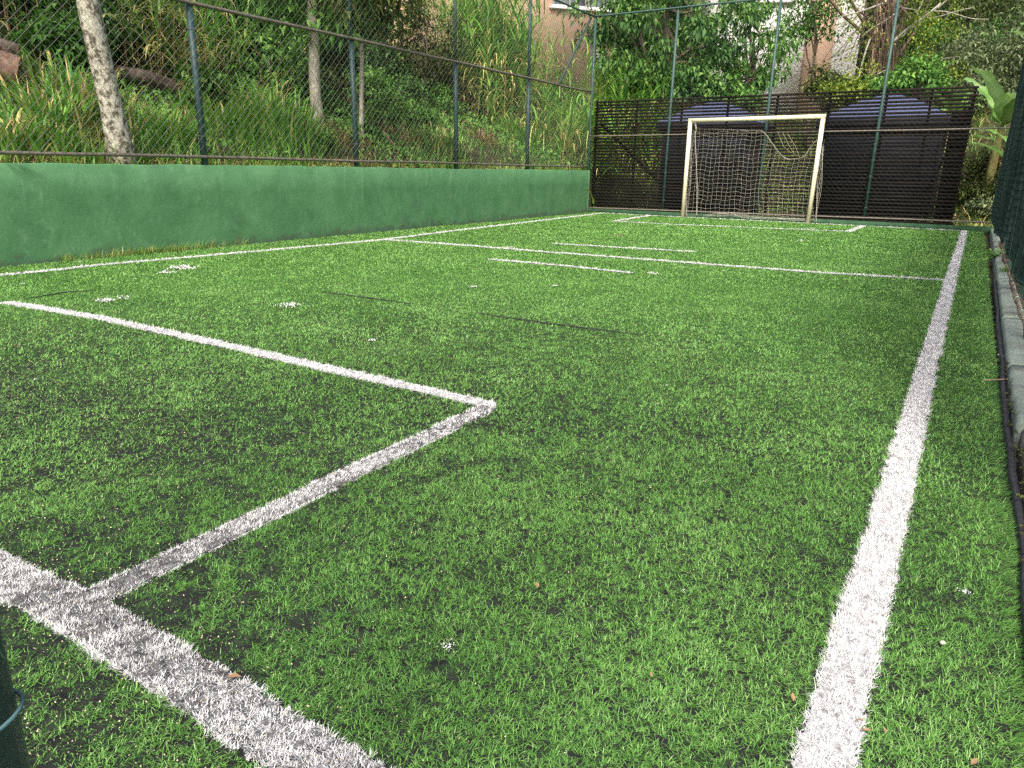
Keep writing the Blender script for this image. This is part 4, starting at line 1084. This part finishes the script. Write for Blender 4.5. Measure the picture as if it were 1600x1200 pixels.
for pts, r_, lab in (([(598, 205), (612, 222), (634, 246)], .022, 'broken bare branch stuck in the brown earth of the bank'), ([(688, 240), (703, 242), (708, 250)], .016, 'short broken stick lying at the wall top'),
                     ([(522, 195), (532, 175), (540, 160)], .012, 'thin grey stick leaning in the bushes')):
    b_ = HIT(*pts[-1]) if pts[-1][1] > pts[0][1] else HIT(*pts[0]); d0 = math.hypot(b_[0], b_[1]); a = Acc()
    a.tube([ATD(*p, d0) for p in pts], [r_, r_ * .9, r_ * .6], 7); tag(a.obj('broken_branch', M['twig'], None, True), lab, 'branch')
# dead brush heaps
for px_, py_, r_, lab in ((525, 222, .35, 'brown heap of dead brush before the second post'), (620, 225, .5, 'heap of dead twigs and dry leaves between the second and third posts'), (760, 225, .35, 'brown dry brush at the foot of the huge grass clump'), (150, 225, .35, 'dry brown litter beside the lichened trunk')):
    p = HIT(px_, py_); n = 420
    off = rng.normal(0, 1, (n, 3)) * np.array([r_ * .6, r_ * .6, .10]); c = p + off; c[:, 2] = H(c[:, 0], c[:, 1]) + np.abs(off[:, 2])
    acc = Acc(); V, F, T = blades(c, rng.uniform(0, 6.28, n), rng.uniform(.1, .45, n), rng.uniform(.004, .012, n), rng.uniform(.4, 1.4, n), rng.uniform(1, 2, n), 3, rng.uniform(0, .8, n)); acc.add(V, F, T)
    tag(acc.obj('dead_brush', M['leaf_dry']), lab, 'brush', kind='stuff')

# weeds along the foot of the wall, and at the kerb
n = 900
y = np.clip(rng.normal(0, 1, n) * .62 + 4.95, 3.9, 6.2); x = wx(y) + .02 + np.abs(rng.normal(0, .035, n))
V, F, T = blades(np.stack([x, y, np.full(n, 0.)], 1), rng.normal(0, 1.2, n), rng.uniform(.04, .16, n), rng.uniform(.003, .007, n), rng.uniform(.1, .6, n), rng.uniform(.9, 2, n), 3, np.where(rng.random(n) < .45, rng.uniform(.7, 1, n), rng.normal(.45, .15, n)))
tag(link('weed_strip', np_mesh('weed_strip', V, F, T), M['grass']), 'ragged strip of weeds and dry grass at the foot of the green wall', 'weeds', kind='stuff')
def weed(p, r, label):
    n = 46; c = p + rng.normal(0, 1, (n, 3)) * np.array([r * .5, r * .5, r * .3]) + np.array([0, 0, r * .35])
    V, F, T = leaves(c, rand_unit(n) + np.array([0, 0, .2]), rand_unit(n) * .5 + np.array([0, 0, 1]), rng.uniform(.4, .8, n) * r, rng.uniform(.15, .3, n) * r, rng.normal(.5, .2, n))
    a = Acc(); a.add(V, F, T)
    for q_ in c: a.tube([p - np.array([0, 0, .01]), q_ + np.array([0, 0, .002])], .0016, 3, tone=.4)
    tag(a.obj('weed', M['leaf_mid']), label, 'weed')
weed(G(688, 352), .12, 'small leafy weed at the foot of the green wall')
weed(np.array([.33, 10.6, .06]), .10, 'small weed sprouting from the kerb joint')
weed(np.array([.40, 8.9, .07]), .06, 'tiny weed on top of the painted kerb')

# ================================================================== BEHIND THE END FENCE: buildings
def building(name, px0, px1, D0, D1, zb, zt, mat, label, wins=(), pil=(), eave=None, depth=6):
    a0 = ATD(px0, 100, D0); a1 = ATD(px1, 100, D1)
    u = np.array([a1[0] - a0[0], a1[1] - a0[1], 0]); Lw = np.linalg.norm(u); u /= Lw; nrm = np.array([-u[1], u[0], 0])   # away from camera
    if nrm @ np.array([a0[0], a0[1], 0]) < 0: nrm = -nrm
    rot = np.stack([u, nrm, np.array([0, 0, 1.])], 1)
    o0 = np.array([a0[0], a0[1], 0.])
    t = thing(name, o0 + u * Lw / 2 + np.array([0, 0, zb]), label, 'building')
    a = Acc(); a.box(o0 + u * Lw / 2 + nrm * depth / 2 + np.array([0, 0, (zb + zt) / 2]), (Lw, depth, zt - zb), rot); a.obj('wall', M[mat], t)
    for (s0, s1, z0, z1) in wins:
        a = Acc(); c_ = o0 + u * (s0 + s1) / 2 + np.array([0, 0, (z0 + z1) / 2])
        for dz_ in (z0, z1): a.box(c_ * [1, 1, 0] + nrm * -.03 + np.array([0, 0, dz_]), (s1 - s0 + .12, .10, .07), rot)
        for ds in (s0, (s0 + s1) / 2, s1): a.box(o0 + u * ds + nrm * -.028 + np.array([0, 0, (z0 + z1) / 2]), (.06, .09, z1 - z0 - .07), rot)
        w_ = a.obj('window', M['frame'], t)
        a = Acc(); a.box(c_ + nrm * .0, (s1 - s0, .02, z1 - z0), rot); a.obj('pane', M['glass'], w_)
        a = Acc(); a.box(c_ * [1, 1, 0] + nrm * -.06 + np.array([0, 0, z0 - .07]), (s1 - s0 + .3, .18, .06), rot); a.obj('sill', M['frame'], w_)
    for (s0, s1, m_) in pil:
        a = Acc(); a.box(o0 + u * (s0 + s1) / 2 + nrm * -.12 + np.array([0, 0, (zb + zt) / 2]), (s1 - s0, .3, zt - zb - .02), rot); a.obj('pilaster', M[m_], t)
    if eave:
        a = Acc(); a.box(o0 + u * Lw / 2 + nrm * (depth / 2 - .4) + np.array([0, 0, zt + .1]), (Lw + .8, depth + .8, .22), rot); a.obj('roof', M['roof'], t)
    return t
building('apartment_building', 612, 960, 27.0, 29.0, 3.5, 11.5, 'salmon', 'salmon rendered building with grey windows above the fence corner',
         wins=[(1.0, 2.4, 7.2, 8.5), (3.6, 4.6, 6.9, 8.3), (5.75, 6.95, 6.55, 8.1), (7.05, 8.25, 6.55, 8.1)], eave=True)
building('villa', 1118, 1338, 27.0, 28.0, 1.6, 11.0, 'offwhite', 'rough white house with salmon pilasters behind the leafy trees',
         wins=[(1.2, 2.2, 6.4, 7.5)], pil=[(2.8, 3.65, 'salmon'), (4.9, 5.25, 'salmon')], eave=True)
# white louvred bench / steps by the fence corner
t = thing('louvred_panel', ATD(938, 105, 24), 'small white louvred panel peeping between grass and dark tree', 'panel')
for k in range(6):
    a = Acc(); p = ATD(931, 80 + 5.2 * k, 24); q_ = ATD(948, 79 + 5.2 * k, 24); a.beam(p, q_, .05, .055); a.obj('louvre', M['frame'], t)

# ================================================================== TREES BEHIND
def ground_at(px_, D):
    p = ATD(px_, 200, D); p[2] = float(H(p[0], p[1])); return p
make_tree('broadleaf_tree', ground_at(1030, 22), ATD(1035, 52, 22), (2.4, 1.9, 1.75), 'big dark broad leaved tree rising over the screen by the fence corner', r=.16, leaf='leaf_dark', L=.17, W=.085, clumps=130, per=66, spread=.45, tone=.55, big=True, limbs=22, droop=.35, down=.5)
make_tree('broadleaf_tree', ground_at(1190, 23.5), ATD(1168, 66, 23.5), (1.55, 1.3, 1.5), 'lighter green tree with long leaves before the white house', r=.09, leaf='leaf_mid', L=.19, W=.075, clumps=46, per=42, spread=.34, tone=.42, big=True, limbs=22, droop=.4, down=.6, bark='bark')
make_tree('broadleaf_tree', ground_at(1270, 25), ATD(1266, 22, 25), (.85, .8, .95), 'small leaved tree hanging beside the salmon pilaster', r=.07, leaf='leaf_mid', L=.14, W=.06, clumps=40, per=46, spread=.32, tone=.34, limbs=14, down=.4, bark='bark')
make_tree('broadleaf_tree', ground_at(660, 19), ATD(668, 62, 19), (1.05, .9, 1.0), 'fine dark leaved young tree below the salmon building', r=.05, leaf='leaf_olive', L=.12, W=.05, clumps=56, per=44, spread=.32, tone=.4, limbs=22, down=.2)
make_tree('broadleaf_tree', ground_at(600, 20), ATD(610, 20, 20), (1.3, 1.2, 1.2), 'yellow green feathery tree left of the salmon building', r=.06, leaf='leaf_yellow', L=.11, W=.04, clumps=50, per=60, spread=.4, tone=.45, limbs=14)
make_tree('broadleaf_tree', ground_at(540, 19), ATD(535, 30, 19), (1.5, 1.2, 1.4), 'dense dark tree behind the pale slender trunk', r=.08, leaf='leaf_dark', L=.12, W=.055, clumps=70, per=60, spread=.45, tone=.4, limbs=14)
make_tree('broadleaf_tree', ground_at(400, 17), ATD(380, 0, 17), (1.7, 1.4, 1.5), 'leafy green tree above the creeper covered bushes', r=.08, leaf='leaf_mid', L=.15, W=.08, clumps=70, per=55, spread=.45, tone=.48, limbs=14, big=True, droop=.3)
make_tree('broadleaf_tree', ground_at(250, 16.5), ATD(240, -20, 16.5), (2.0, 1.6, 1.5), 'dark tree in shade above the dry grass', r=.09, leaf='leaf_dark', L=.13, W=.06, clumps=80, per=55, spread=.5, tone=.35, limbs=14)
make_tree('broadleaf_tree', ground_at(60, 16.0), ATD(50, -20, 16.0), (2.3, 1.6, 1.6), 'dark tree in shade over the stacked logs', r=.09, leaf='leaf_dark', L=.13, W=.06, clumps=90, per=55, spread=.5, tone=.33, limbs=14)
# vine hung tree on the right
foot = ground_at(1385, 24.5)
t = make_tree('vine_tree', foot, ATD(1390, -60, 24.5), (2.6, 2.0, 1.8), 'thick old tree wrapped in hanging brown vines behind the screen', r=.17, leaf='leaf_yellow', L=.10, W=.055, clumps=70, per=30, spread=.5, tone=.35, limbs=18, bark='vine', top=ATD(1392, -90, 24.5), bend=.02)
a = Acc()
for k in range(44):
    px_ = 1386 + rng.normal(0, 16); d0 = 24.3 + rng.normal(0, .25)
    p = ATD(px_, rng.uniform(-40, 40), d0); q_ = ATD(px_ + rng.normal(-8, 12), rng.uniform(80, 150), d0)
    sprout(a, p, q_, .016, .012, .05, 6, 4)
for k in range(14):
    px_ = 1350 + rng.normal(0, 14); d0 = 24.1 + rng.normal(0, .3)
    p = ATD(px_ + rng.uniform(0, 40), rng.uniform(-10, 60), d0); q_ = ATD(px_ + rng.normal(-5, 18), rng.uniform(90, 150), d0)
    sprout(a, p, q_, .014, .008, .10, 6, 4)
a.obj('hanging_vines', M['vine'], t, True)
a = Acc()
for p, q_, r_ in (((1392, 70), (1470, 5), .05), ((1398, 66), (1490, -10), .035), ((1440, 30), (1520, 12), .02), ((1455, 18), (1545, 30), .018), ((1380, 5), (1300, 30), .03), ((1400, 10), (1440, 20), .025), ((1370, 130), (1330, 100), .025), ((1390, 108), (1345, 128), .02),
                  ((1432, 28), (1450, -20), .03), ((1400, 20), (1345, 60), .02), ((1420, 92), (1500, 88), .014), ((1360, 60), (1340, 128), .03)):
    sprout(a, ATD(*p, 24.0), ATD(*q_, 23.8 + rng.normal(0, .3)), r_, r_ * .45, .06, 8, 6)
a.obj('bare_branches', M['bark_pale'], t, True)
C = np.array([ATD(rng.uniform(1325, 1500), rng.uniform(-20, 140), 23.6 + rng.normal(0, .5)) for _ in range(80)]); C = C[[abs((q_ - ATD(1385, 60, 23.6)) @ RIGHT) > .55 or rng.random() < .15 for q_ in C]]
V, F, T = crown_leaves(C, .36, 34, .10, .06, .55, big=False, droop=.2); link('sparse_foliage', np_mesh('sparse_foliage', V, F, T), M['leaf_yellow'], t)

shrub(ground_at(1312, 21.5) * [1, 1, 0] + np.array([0, 0, ATD(1312, 150, 21.5)[2] - .2]), .75, 'bright yellow green shrub behind the top of the screen', 'leaf_yellow', .12, .07, 34, 50, .6, .5)
shrub(ATD(1290, 168, 22.3), .55, 'dark red green shrub between the white house and vine tree', 'leaf_olive', .12, .06, 30, 50, .4, .8)
shrub(ATD(1435, 150, 22), .9, 'green leafy shrub behind the screen beside the vine tree', 'leaf_mid', .13, .08, 40, 50, .5, .7)
shrub(ATD(1360, 165, 21.8), .7, 'small mixed shrub at the foot of the vine tree', 'leaf_mid', .10, .06, 30, 50, .45, .6)
shrub(ATD(1090, 160, 21), .9, 'glossy dark shrub behind the screen below the big dark tree', 'leaf_dark', .18, .09, 30, 40, .55, .6, big=True)
shrub(ATD(1150, 176, 21), .6, 'leafy green shrub behind the screen before the white house', 'leaf_mid', .18, .08, 24, 36, .45, .6, big=True)

# hillside wood on the right
HILL = [(1440, 20, 30, 2.6, 'leaf_olive', 'olive tree just behind the vine hung tree'), (1500, 60, 29, 2.2, 'leaf_olive', 'olive tree above the end of the slat screen'), (1470, 105, 27, 1.7, 'leaf_mid', 'low green tree directly over the slat screen end'),
        (1560, 110, 27, 1.9, 'leaf_grey', 'pale grey green tree above the tall banana'), (1590, 120, 24.5, 1.5, 'leaf_grey', 'pale silvery tree beside the netted fence'), (1510, 118, 25, 1.4, 'leaf_grey', 'pale silvery tree right behind the corner of the slat screen'),
        (1540, 20, 36, 3.2, 'leaf_mid', 'large mid green tree high on the hillside'), (1595, 45, 33, 2.8, 'leaf_olive', 'dull olive tree between the yellowish and the silvery trees'), (1585, 5, 40, 3.3, 'leaf_yellow', 'yellowish tree high on the hillside'),
        (1490, -20, 42, 4.0, 'leaf_dark', 'tall dark tree on top of the hillside'), (1420, -10, 38, 3.2, 'leaf_mid', 'green tree seen through the bare branches of the vine tree'), (1350, 0, 40, 3.5, 'leaf_olive', 'olive tree between the white house and the vine tree'),
        (1650, 40, 34, 3.2, 'leaf_mid', 'green hillside tree behind the netted fence'), (1680, 110, 26, 2.2, 'leaf_olive', 'olive tree behind the netted fence and the high banana'), (1530, 75, 31, 2.0, 'leaf_dark', 'dark green tree between the silvery trees and the large green one'),
        (1440, 70, 29.5, 1.7, 'leaf_dark', 'small dark tree under the bare branch of the vine tree')]
for px_, py_, D, r_, lf, lab in HILL:
    make_tree('hillside_tree', ground_at(px_, D), ATD(px_, py_, D), (r_, r_ * .9, r_ * .8), lab, 'tree', 'hillside trees', r=.10, leaf=lf, L=.16 if D < 30 else .20, W=.06 if lf != 'leaf_grey' else .05, clumps=int(46 + r_ * 12), per=70, spread=r_ * .30, tone=.42, limbs=9)
# far wood along the skyline, left and centre, so that no sky shows
SKY_T = ['far behind the stacked logs', 'far behind the lichened trunk', 'far behind the first full fence post', 'far behind the grey trunk', 'beside the salmon building', 'behind the salmon building', 'behind the big dark tree', 'behind the white house']
for k, px_ in enumerate(range(-60, 1330, 190)):
    D = 34 + 4 * (k % 3)
    make_tree('skyline_tree', ground_at(px_, D), ATD(px_, 10 + 14 * (k % 2), D), (4.6, 3.2, 3.0), 'tall tree ' + SKY_T[k], 'tree', 'wood behind the buildings', r=.14, leaf=('leaf_dark', 'leaf_mid', 'leaf_olive')[k % 3], L=.26, W=.13, clumps=80, per=60, spread=1.1, tone=.4, limbs=8)

# ---- bananas
def banana(p, h, label, nl=7, az0=0, Lf=1.3):
    p = np.asarray(p, float); t = thing('banana_plant', p, label, 'plant', 'banana plants on the slope')
    a = Acc(); a.tube([p - np.array([0, 0, .1]), p + np.array([.03, 0, h * .5]), p + np.array([.05, 0, h])], [.11, .09, .06], 10); a.obj('stem', M['leaf_dry'] if False else M['banana_stem'], t, True)
    for i in range(nl):
        az = az0 + i * 2.4 + rng.normal(0, .3); L = Lf * rng.uniform(.75, 1.15); k = 14
        d = np.array([math.cos(az), math.sin(az), 0]); s = np.array([-math.sin(az), math.cos(az), 0])
        th = np.linspace(.15 + .22 * (i % 4), 1.2 + .9 * rng.random(), k); pos = p + np.array([.05, 0, h - .05]); V = []; T = []
        for j in range(k):
            q_ = j / (k - 1); w = .145 * Lf * (math.sin(math.pi * min(1, (q_ * .94 + .03)) ** .8) ** .6) * (.25 if q_ < .12 else 1)
            rag = 1 - .35 * rng.random()
            V += [pos + s * w * rag + np.array([0, 0, .05 - .10 * rng.random() * q_]), pos, pos - s * w * (1 - .35 * rng.random()) + np.array([0, 0, .05 - .1 * rng.random() * q_])]
            tn = .5 + rng.normal(0, .12); T += [tn, tn + .25, tn]
            pos = pos + L / k * (d * math.sin(th[j]) + np.array([0, 0, math.cos(th[j])]))
        a = Acc(); a.add(V, [[[3 * j, 3 * j + 1, 3 * j + 4, 3 * j + 3] for j in range(k - 1)] + [[3 * j + 1, 3 * j + 2, 3 * j + 5, 3 * j + 4] for j in range(k - 1)]], T)
        a.obj('leaf', M['banana'], t)
    return t
M['banana_stem'] = noise_mat('banana_stem', [(.3, (.16, .12, .05)), (.6, (.26, .26, .09)), (.8, (.36, .28, .14))], 4, 5, .8, coord_scale=(4, 4, 1))
pb = ATD(1548, 262, 20.0); banana([pb[0], pb[1], float(H(pb[0], pb[1]))], 1.35, 'tall banana plant on the slope beside the end of the screen', 9, .3, 1.7)
pb = ATD(1578, 285, 18.9); banana([pb[0], pb[1], float(H(pb[0], pb[1]))], 1.0, 'low banana plant spreading broad leaves by the fence corner', 8, 2.9, 1.5)
pb = ATD(1480, 200, 21.5); banana([pb[0], pb[1], float(H(pb[0], pb[1]))], 1.6, 'banana plant just showing its leaf tips over the screen', 6, 1.0, 1.2)
pb = ATD(1630, 200, 22.5); banana([pb[0], pb[1], float(H(pb[0], pb[1]))], 1.7, 'banana plant high on the slope behind the netted fence', 8, 2.2, 1.5)
# brush on the right hand slope, and behind the netted fence
acc = Acc()
n = 7500
x = rng.uniform(-1.2, 6, n); y = rng.uniform(17.2, 27, n)
V, F, T = blades(np.stack([x, y, H(x, y) - .02], 1), rng.uniform(0, 6.28, n), rng.uniform(.1, .5, n), rng.uniform(.012, .028, n), rng.uniform(.1, .8, n), rng.uniform(.9, 2.1, n), 3, np.where(rng.random(n) < .5, rng.uniform(.68, 1, n), rng.normal(.42, .18, n)))
acc.add(V, F, T)
n = 2500
x = rng.uniform(.75, 5, n); y = rng.uniform(1, 17.5, n)
V, F, T = blades(np.stack([x, y, H(x, y) - .02], 1), rng.uniform(0, 6.28, n), rng.uniform(.15, .6, n), rng.uniform(.006, .016, n), rng.uniform(.1, .8, n), rng.uniform(.9, 2.1, n), 3, np.where(rng.random(n) < .4, rng.uniform(.68, 1, n), rng.normal(.42, .18, n)))
acc.add(V, F, T)
n = 8000
x = rng.uniform(-9.5, -.5, n); y = rng.uniform(20.2, 27, n); y = np.where(x < -6.9, rng.uniform(17.1, 27, n), y)
V, F, T = blades(np.stack([x, y, H(x, y) - .02], 1), rng.uniform(0, 6.28, n), rng.uniform(.15, .7, n), rng.uniform(.010, .022, n), rng.uniform(.1, .8, n), rng.uniform(.9, 2.1, n), 3, np.where(rng.random(n) < .2, rng.uniform(.68, 1, n), rng.normal(.48, .18, n)))
acc.add(V, F, T)
tag(acc.obj('slope_brush', M['grass']), 'dry and green brush on the slopes beyond the fences', 'brush', kind='stuff')
for k, (px_, py_, D, r_, lf) in enumerate(((1525, 300, 19.5, .5, 'leaf_olive'), (1555, 320, 18.8, .4, 'leaf_grey'), (1530, 260, 20.5, .5, 'leaf_olive'), (1590, 240, 20.5, .6, 'leaf_dry'))):
    p = ATD(px_, py_, D); p[2] = float(H(p[0], p[1]))
    shrub(p, r_, ['dull brownish shrub just past the end of the screen', 'pale leaved shrub low on the slope by the fence corner', 'olive shrub under the tall banana plant', 'dry shrub among the banana plants'][k], lf, .10, .05, 24, 46, .5, r_ * .9)
for k in range(7):
    y = 3 + 2.2 * k; p = np.array([2.0 + .5 * (k % 2), y, 0]); p[2] = float(H(p[0], p[1]))
    shrub(p, .8, 'dense shrub behind the netted fence', 'leaf_olive', .12, .055, 30, 46, .4, 1.2, group='shrubs behind the netted fence')

# ================================================================== LITTER ON THE PITCH
def lump(px_, py_, r, label, flat=.5, n=9, mat='foam', spread=1.2, name='fluff_scrap', cat='scrap', group=None):
    p = G(px_, py_); a = Acc()
    if mat == 'foam':                                    # a torn wad: many small crumpled flakes heaped together
        k = n * 9
        off = rng.normal(0, r * spread * .5, (k, 2)); d_ = np.hypot(off[:, 0], off[:, 1]) / (r * spread)
        c_ = np.stack([p[0] + off[:, 0], p[1] + off[:, 1], .014 + r * flat * .55 * np.exp(-d_ * 1.6) * rng.random(k)], 1)
        s_ = r * rng.uniform(.10, .42, k) * np.clip(1.15 - d_ * .5, .3, 1)
        V, F, T = leaves(c_, rand_unit(k) * [1, 1, .5], rand_unit(k) + np.array([0, 0, .8]), s_, s_ * .9, np.full(k, .5), fold=.3)
        a.add(V, F, T)
        o_ = a.obj(name, M[mat]); return tag(o_, label, cat, group)
    for k in range(n):
        c_ = p + np.append(rng.normal(0, r * spread * .3, 2), .014 + r * .2 * rng.random()); s = r * rng.uniform(.7, 1.0)
        V = []; m_, q_ = 5, 8
        for i in range(m_ + 1):
            la = -math.pi / 2 + math.pi * i / m_
            for j in range(q_):
                lo = 2 * math.pi * j / q_; f_ = s * rng.uniform(.85, 1.12)
                V.append(c_ + np.array([math.cos(la) * math.cos(lo) * f_, math.cos(la) * math.sin(lo) * f_ * .8, math.sin(la) * f_ * flat]))
        a.add(V, [[[i * q_ + j, i * q_ + (j + 1) % q_, (i + 1) * q_ + (j + 1) % q_, (i + 1) * q_ + j] for i in range(m_) for j in range(q_)]])
    return tag(a.obj(name, M[mat], None, True), label, cat, group)
lump(283, 421, .085, 'pile of white fluff on the turf near the green wall', .7, 15, spread=1.6)
lump(262, 428, .05, 'flattened end of white fluff beside the larger pile', .4, 10, spread=1.8)
lump(125, 411.5, .035, 'small round white ball between touch line and wall', 1, 3, spread=.3)
lump(35, 446, .03, 'single white scrap inside the touch line by the wall', .5, 4)
lump(165, 472, .06, 'row of small white fluff tufts inside the seam', .4, 20, spread=.9)
lump(190, 468, .04, 'second row of white fluff tufts beside the seam', .4, 8, spread=2.4)
lump(452, 480, .05, 'thin scattered white fluff patch in the open turf', .3, 12, spread=2.2)
lump(583, 535, .028, 'white fluff tuft beyond the near box line', .5, 6, spread=1.2)
lump(57, 597, .012, 'tiny white fluff tuft inside the near box', .6, 4)
lump(1019, 429, .05, 'white fluff scrap beyond the nearer dash line', .5, 7)
lump(867, 449, .03, 'white fluff scrap short of the nearer dash line', .5, 4)
lump(740, 450, .03, 'white fluff scrap left of the nearer dash line', .5, 5, spread=1.6)
lump(1267, 358, .05, 'white scrap at the foot of the goal post', .4, 6, spread=1.6)
lump(1253, 377, .05, 'white fluff scrap on the turf before the goal', .4, 6, spread=1.6)
lump(1042, 606, .010, 'tiny white scrap on the open middle turf', .5, 3)
lump(698, 1016, .012, 'wisp of white fluff on the near turf', .3, 7, spread=1.8)
lump(1067, 934 - 4, .006, 'white speck on the near turf', .4, 4, spread=1.6)
lump(1503, 931, .013, 'torn white paper scrap right of the touch line', .35, 5, spread=1.4)
lump(1466, 1012, .0085, 'pale round pebble right of the touch line', .8, 1, 'stone', name='pebble', cat='pebble')
lump(1562, 559, .014, 'pale pebble near the kerb edge', .7, 1, 'stone', name='pebble', cat='pebble')
lump(795, 388, .06, 'white scrap beside the halfway line', .2, 4, spread=1.6)
lump(1030, 320, .07, 'pale broken stone at the foot of the slat screen', .7, 3, 'stone', name='pebble', cat='pebble')
def leaf_bit(px_, py_, L, az, label):
    p = G(px_, py_, .018); L *= .75
    V, F, T = leaves(np.array([p]), np.array([[math.cos(az), math.sin(az), .12]]), np.array([[.1, .1, 1]]), np.array([L]), np.array([L * .45]), np.array([.5]), big=True, droop=-.05)
    tag(link('fallen_leaf', np_mesh('fallen_leaf', V, F, T), M['leaf_litter']), label, 'leaf', 'dry leaves on the turf')
for px_, py_, L, az, lab in ((1345, 1140, .028, .3, 'orange dry leaf beside the touch line'), (1240, 1096, .03, 1.9, 'thin straw coloured leaf left of the touch line'), (1338, 1124, .02, .2, 'brown scrap of leaf on the white touch line'),
                             (228, 742, .022, .5, 'orange dry leaf inside the near box'), (840, 919, .03, 2.2, 'narrow brown leaf on the open near turf'), (948, 899, .014, 1., 'red brown leaf crumb on the near turf'), (520, 823, .018, .2, 'pale brown leaf crumb by the box side line'),
                             (700, 922, .016, 2.4, 'small dry leaf on the worn near turf'), (1018, 1058, .02, 2.1, 'straw leaf on the near turf'), (353, 1057, .05, .35, 'long brown leaf beside the near goal line'), (1517, 1195, .03, 1.1, 'dry leaf heap by the rubber edging'),
                             (1385, 1146, .02, 2, 'curled brown leaf near the touch line'), (670, 357, .10, .3, 'orange leaf lying at the foot of the green wall')):
    leaf_bit(px_, py_, L, az, lab)
for px_, py_, ang, L, lab in ((1538, 594, .3, .16, 'pale bent straw lying near the kerb'), (955, 368, .2, .2, 'short pale stalk on the far turf')):
    p = G(px_, py_, .03); a = Acc(); a.tube([p, p + np.array([math.cos(ang) * L * .5, math.sin(ang) * L * .5, .012]), p + np.array([math.cos(ang + .4) * L, math.sin(ang + .4) * L, 0])], .003, 5); tag(a.obj('straw', M['twig']), lab, 'straw')
# leaf hanging over the wall top at the left
a = Acc(); pw = ONX(2, 248, wx(3.4) + .02)
V, F, T = blades(np.array([pw, pw + np.array([0, .1, -.02])]), np.array([.9, 1.3]), np.array([.33, .25]), np.array([.03, .025]), np.array([1.2, 1.3]), np.array([2.4, 2.6]), 5, np.array([.6, .5]))
tag(link('hanging_grass_blade', np_mesh('hanging_grass_blade', V, F, T), M['grass']), 'green grass blades hanging over the top of the green wall', 'grass blade')
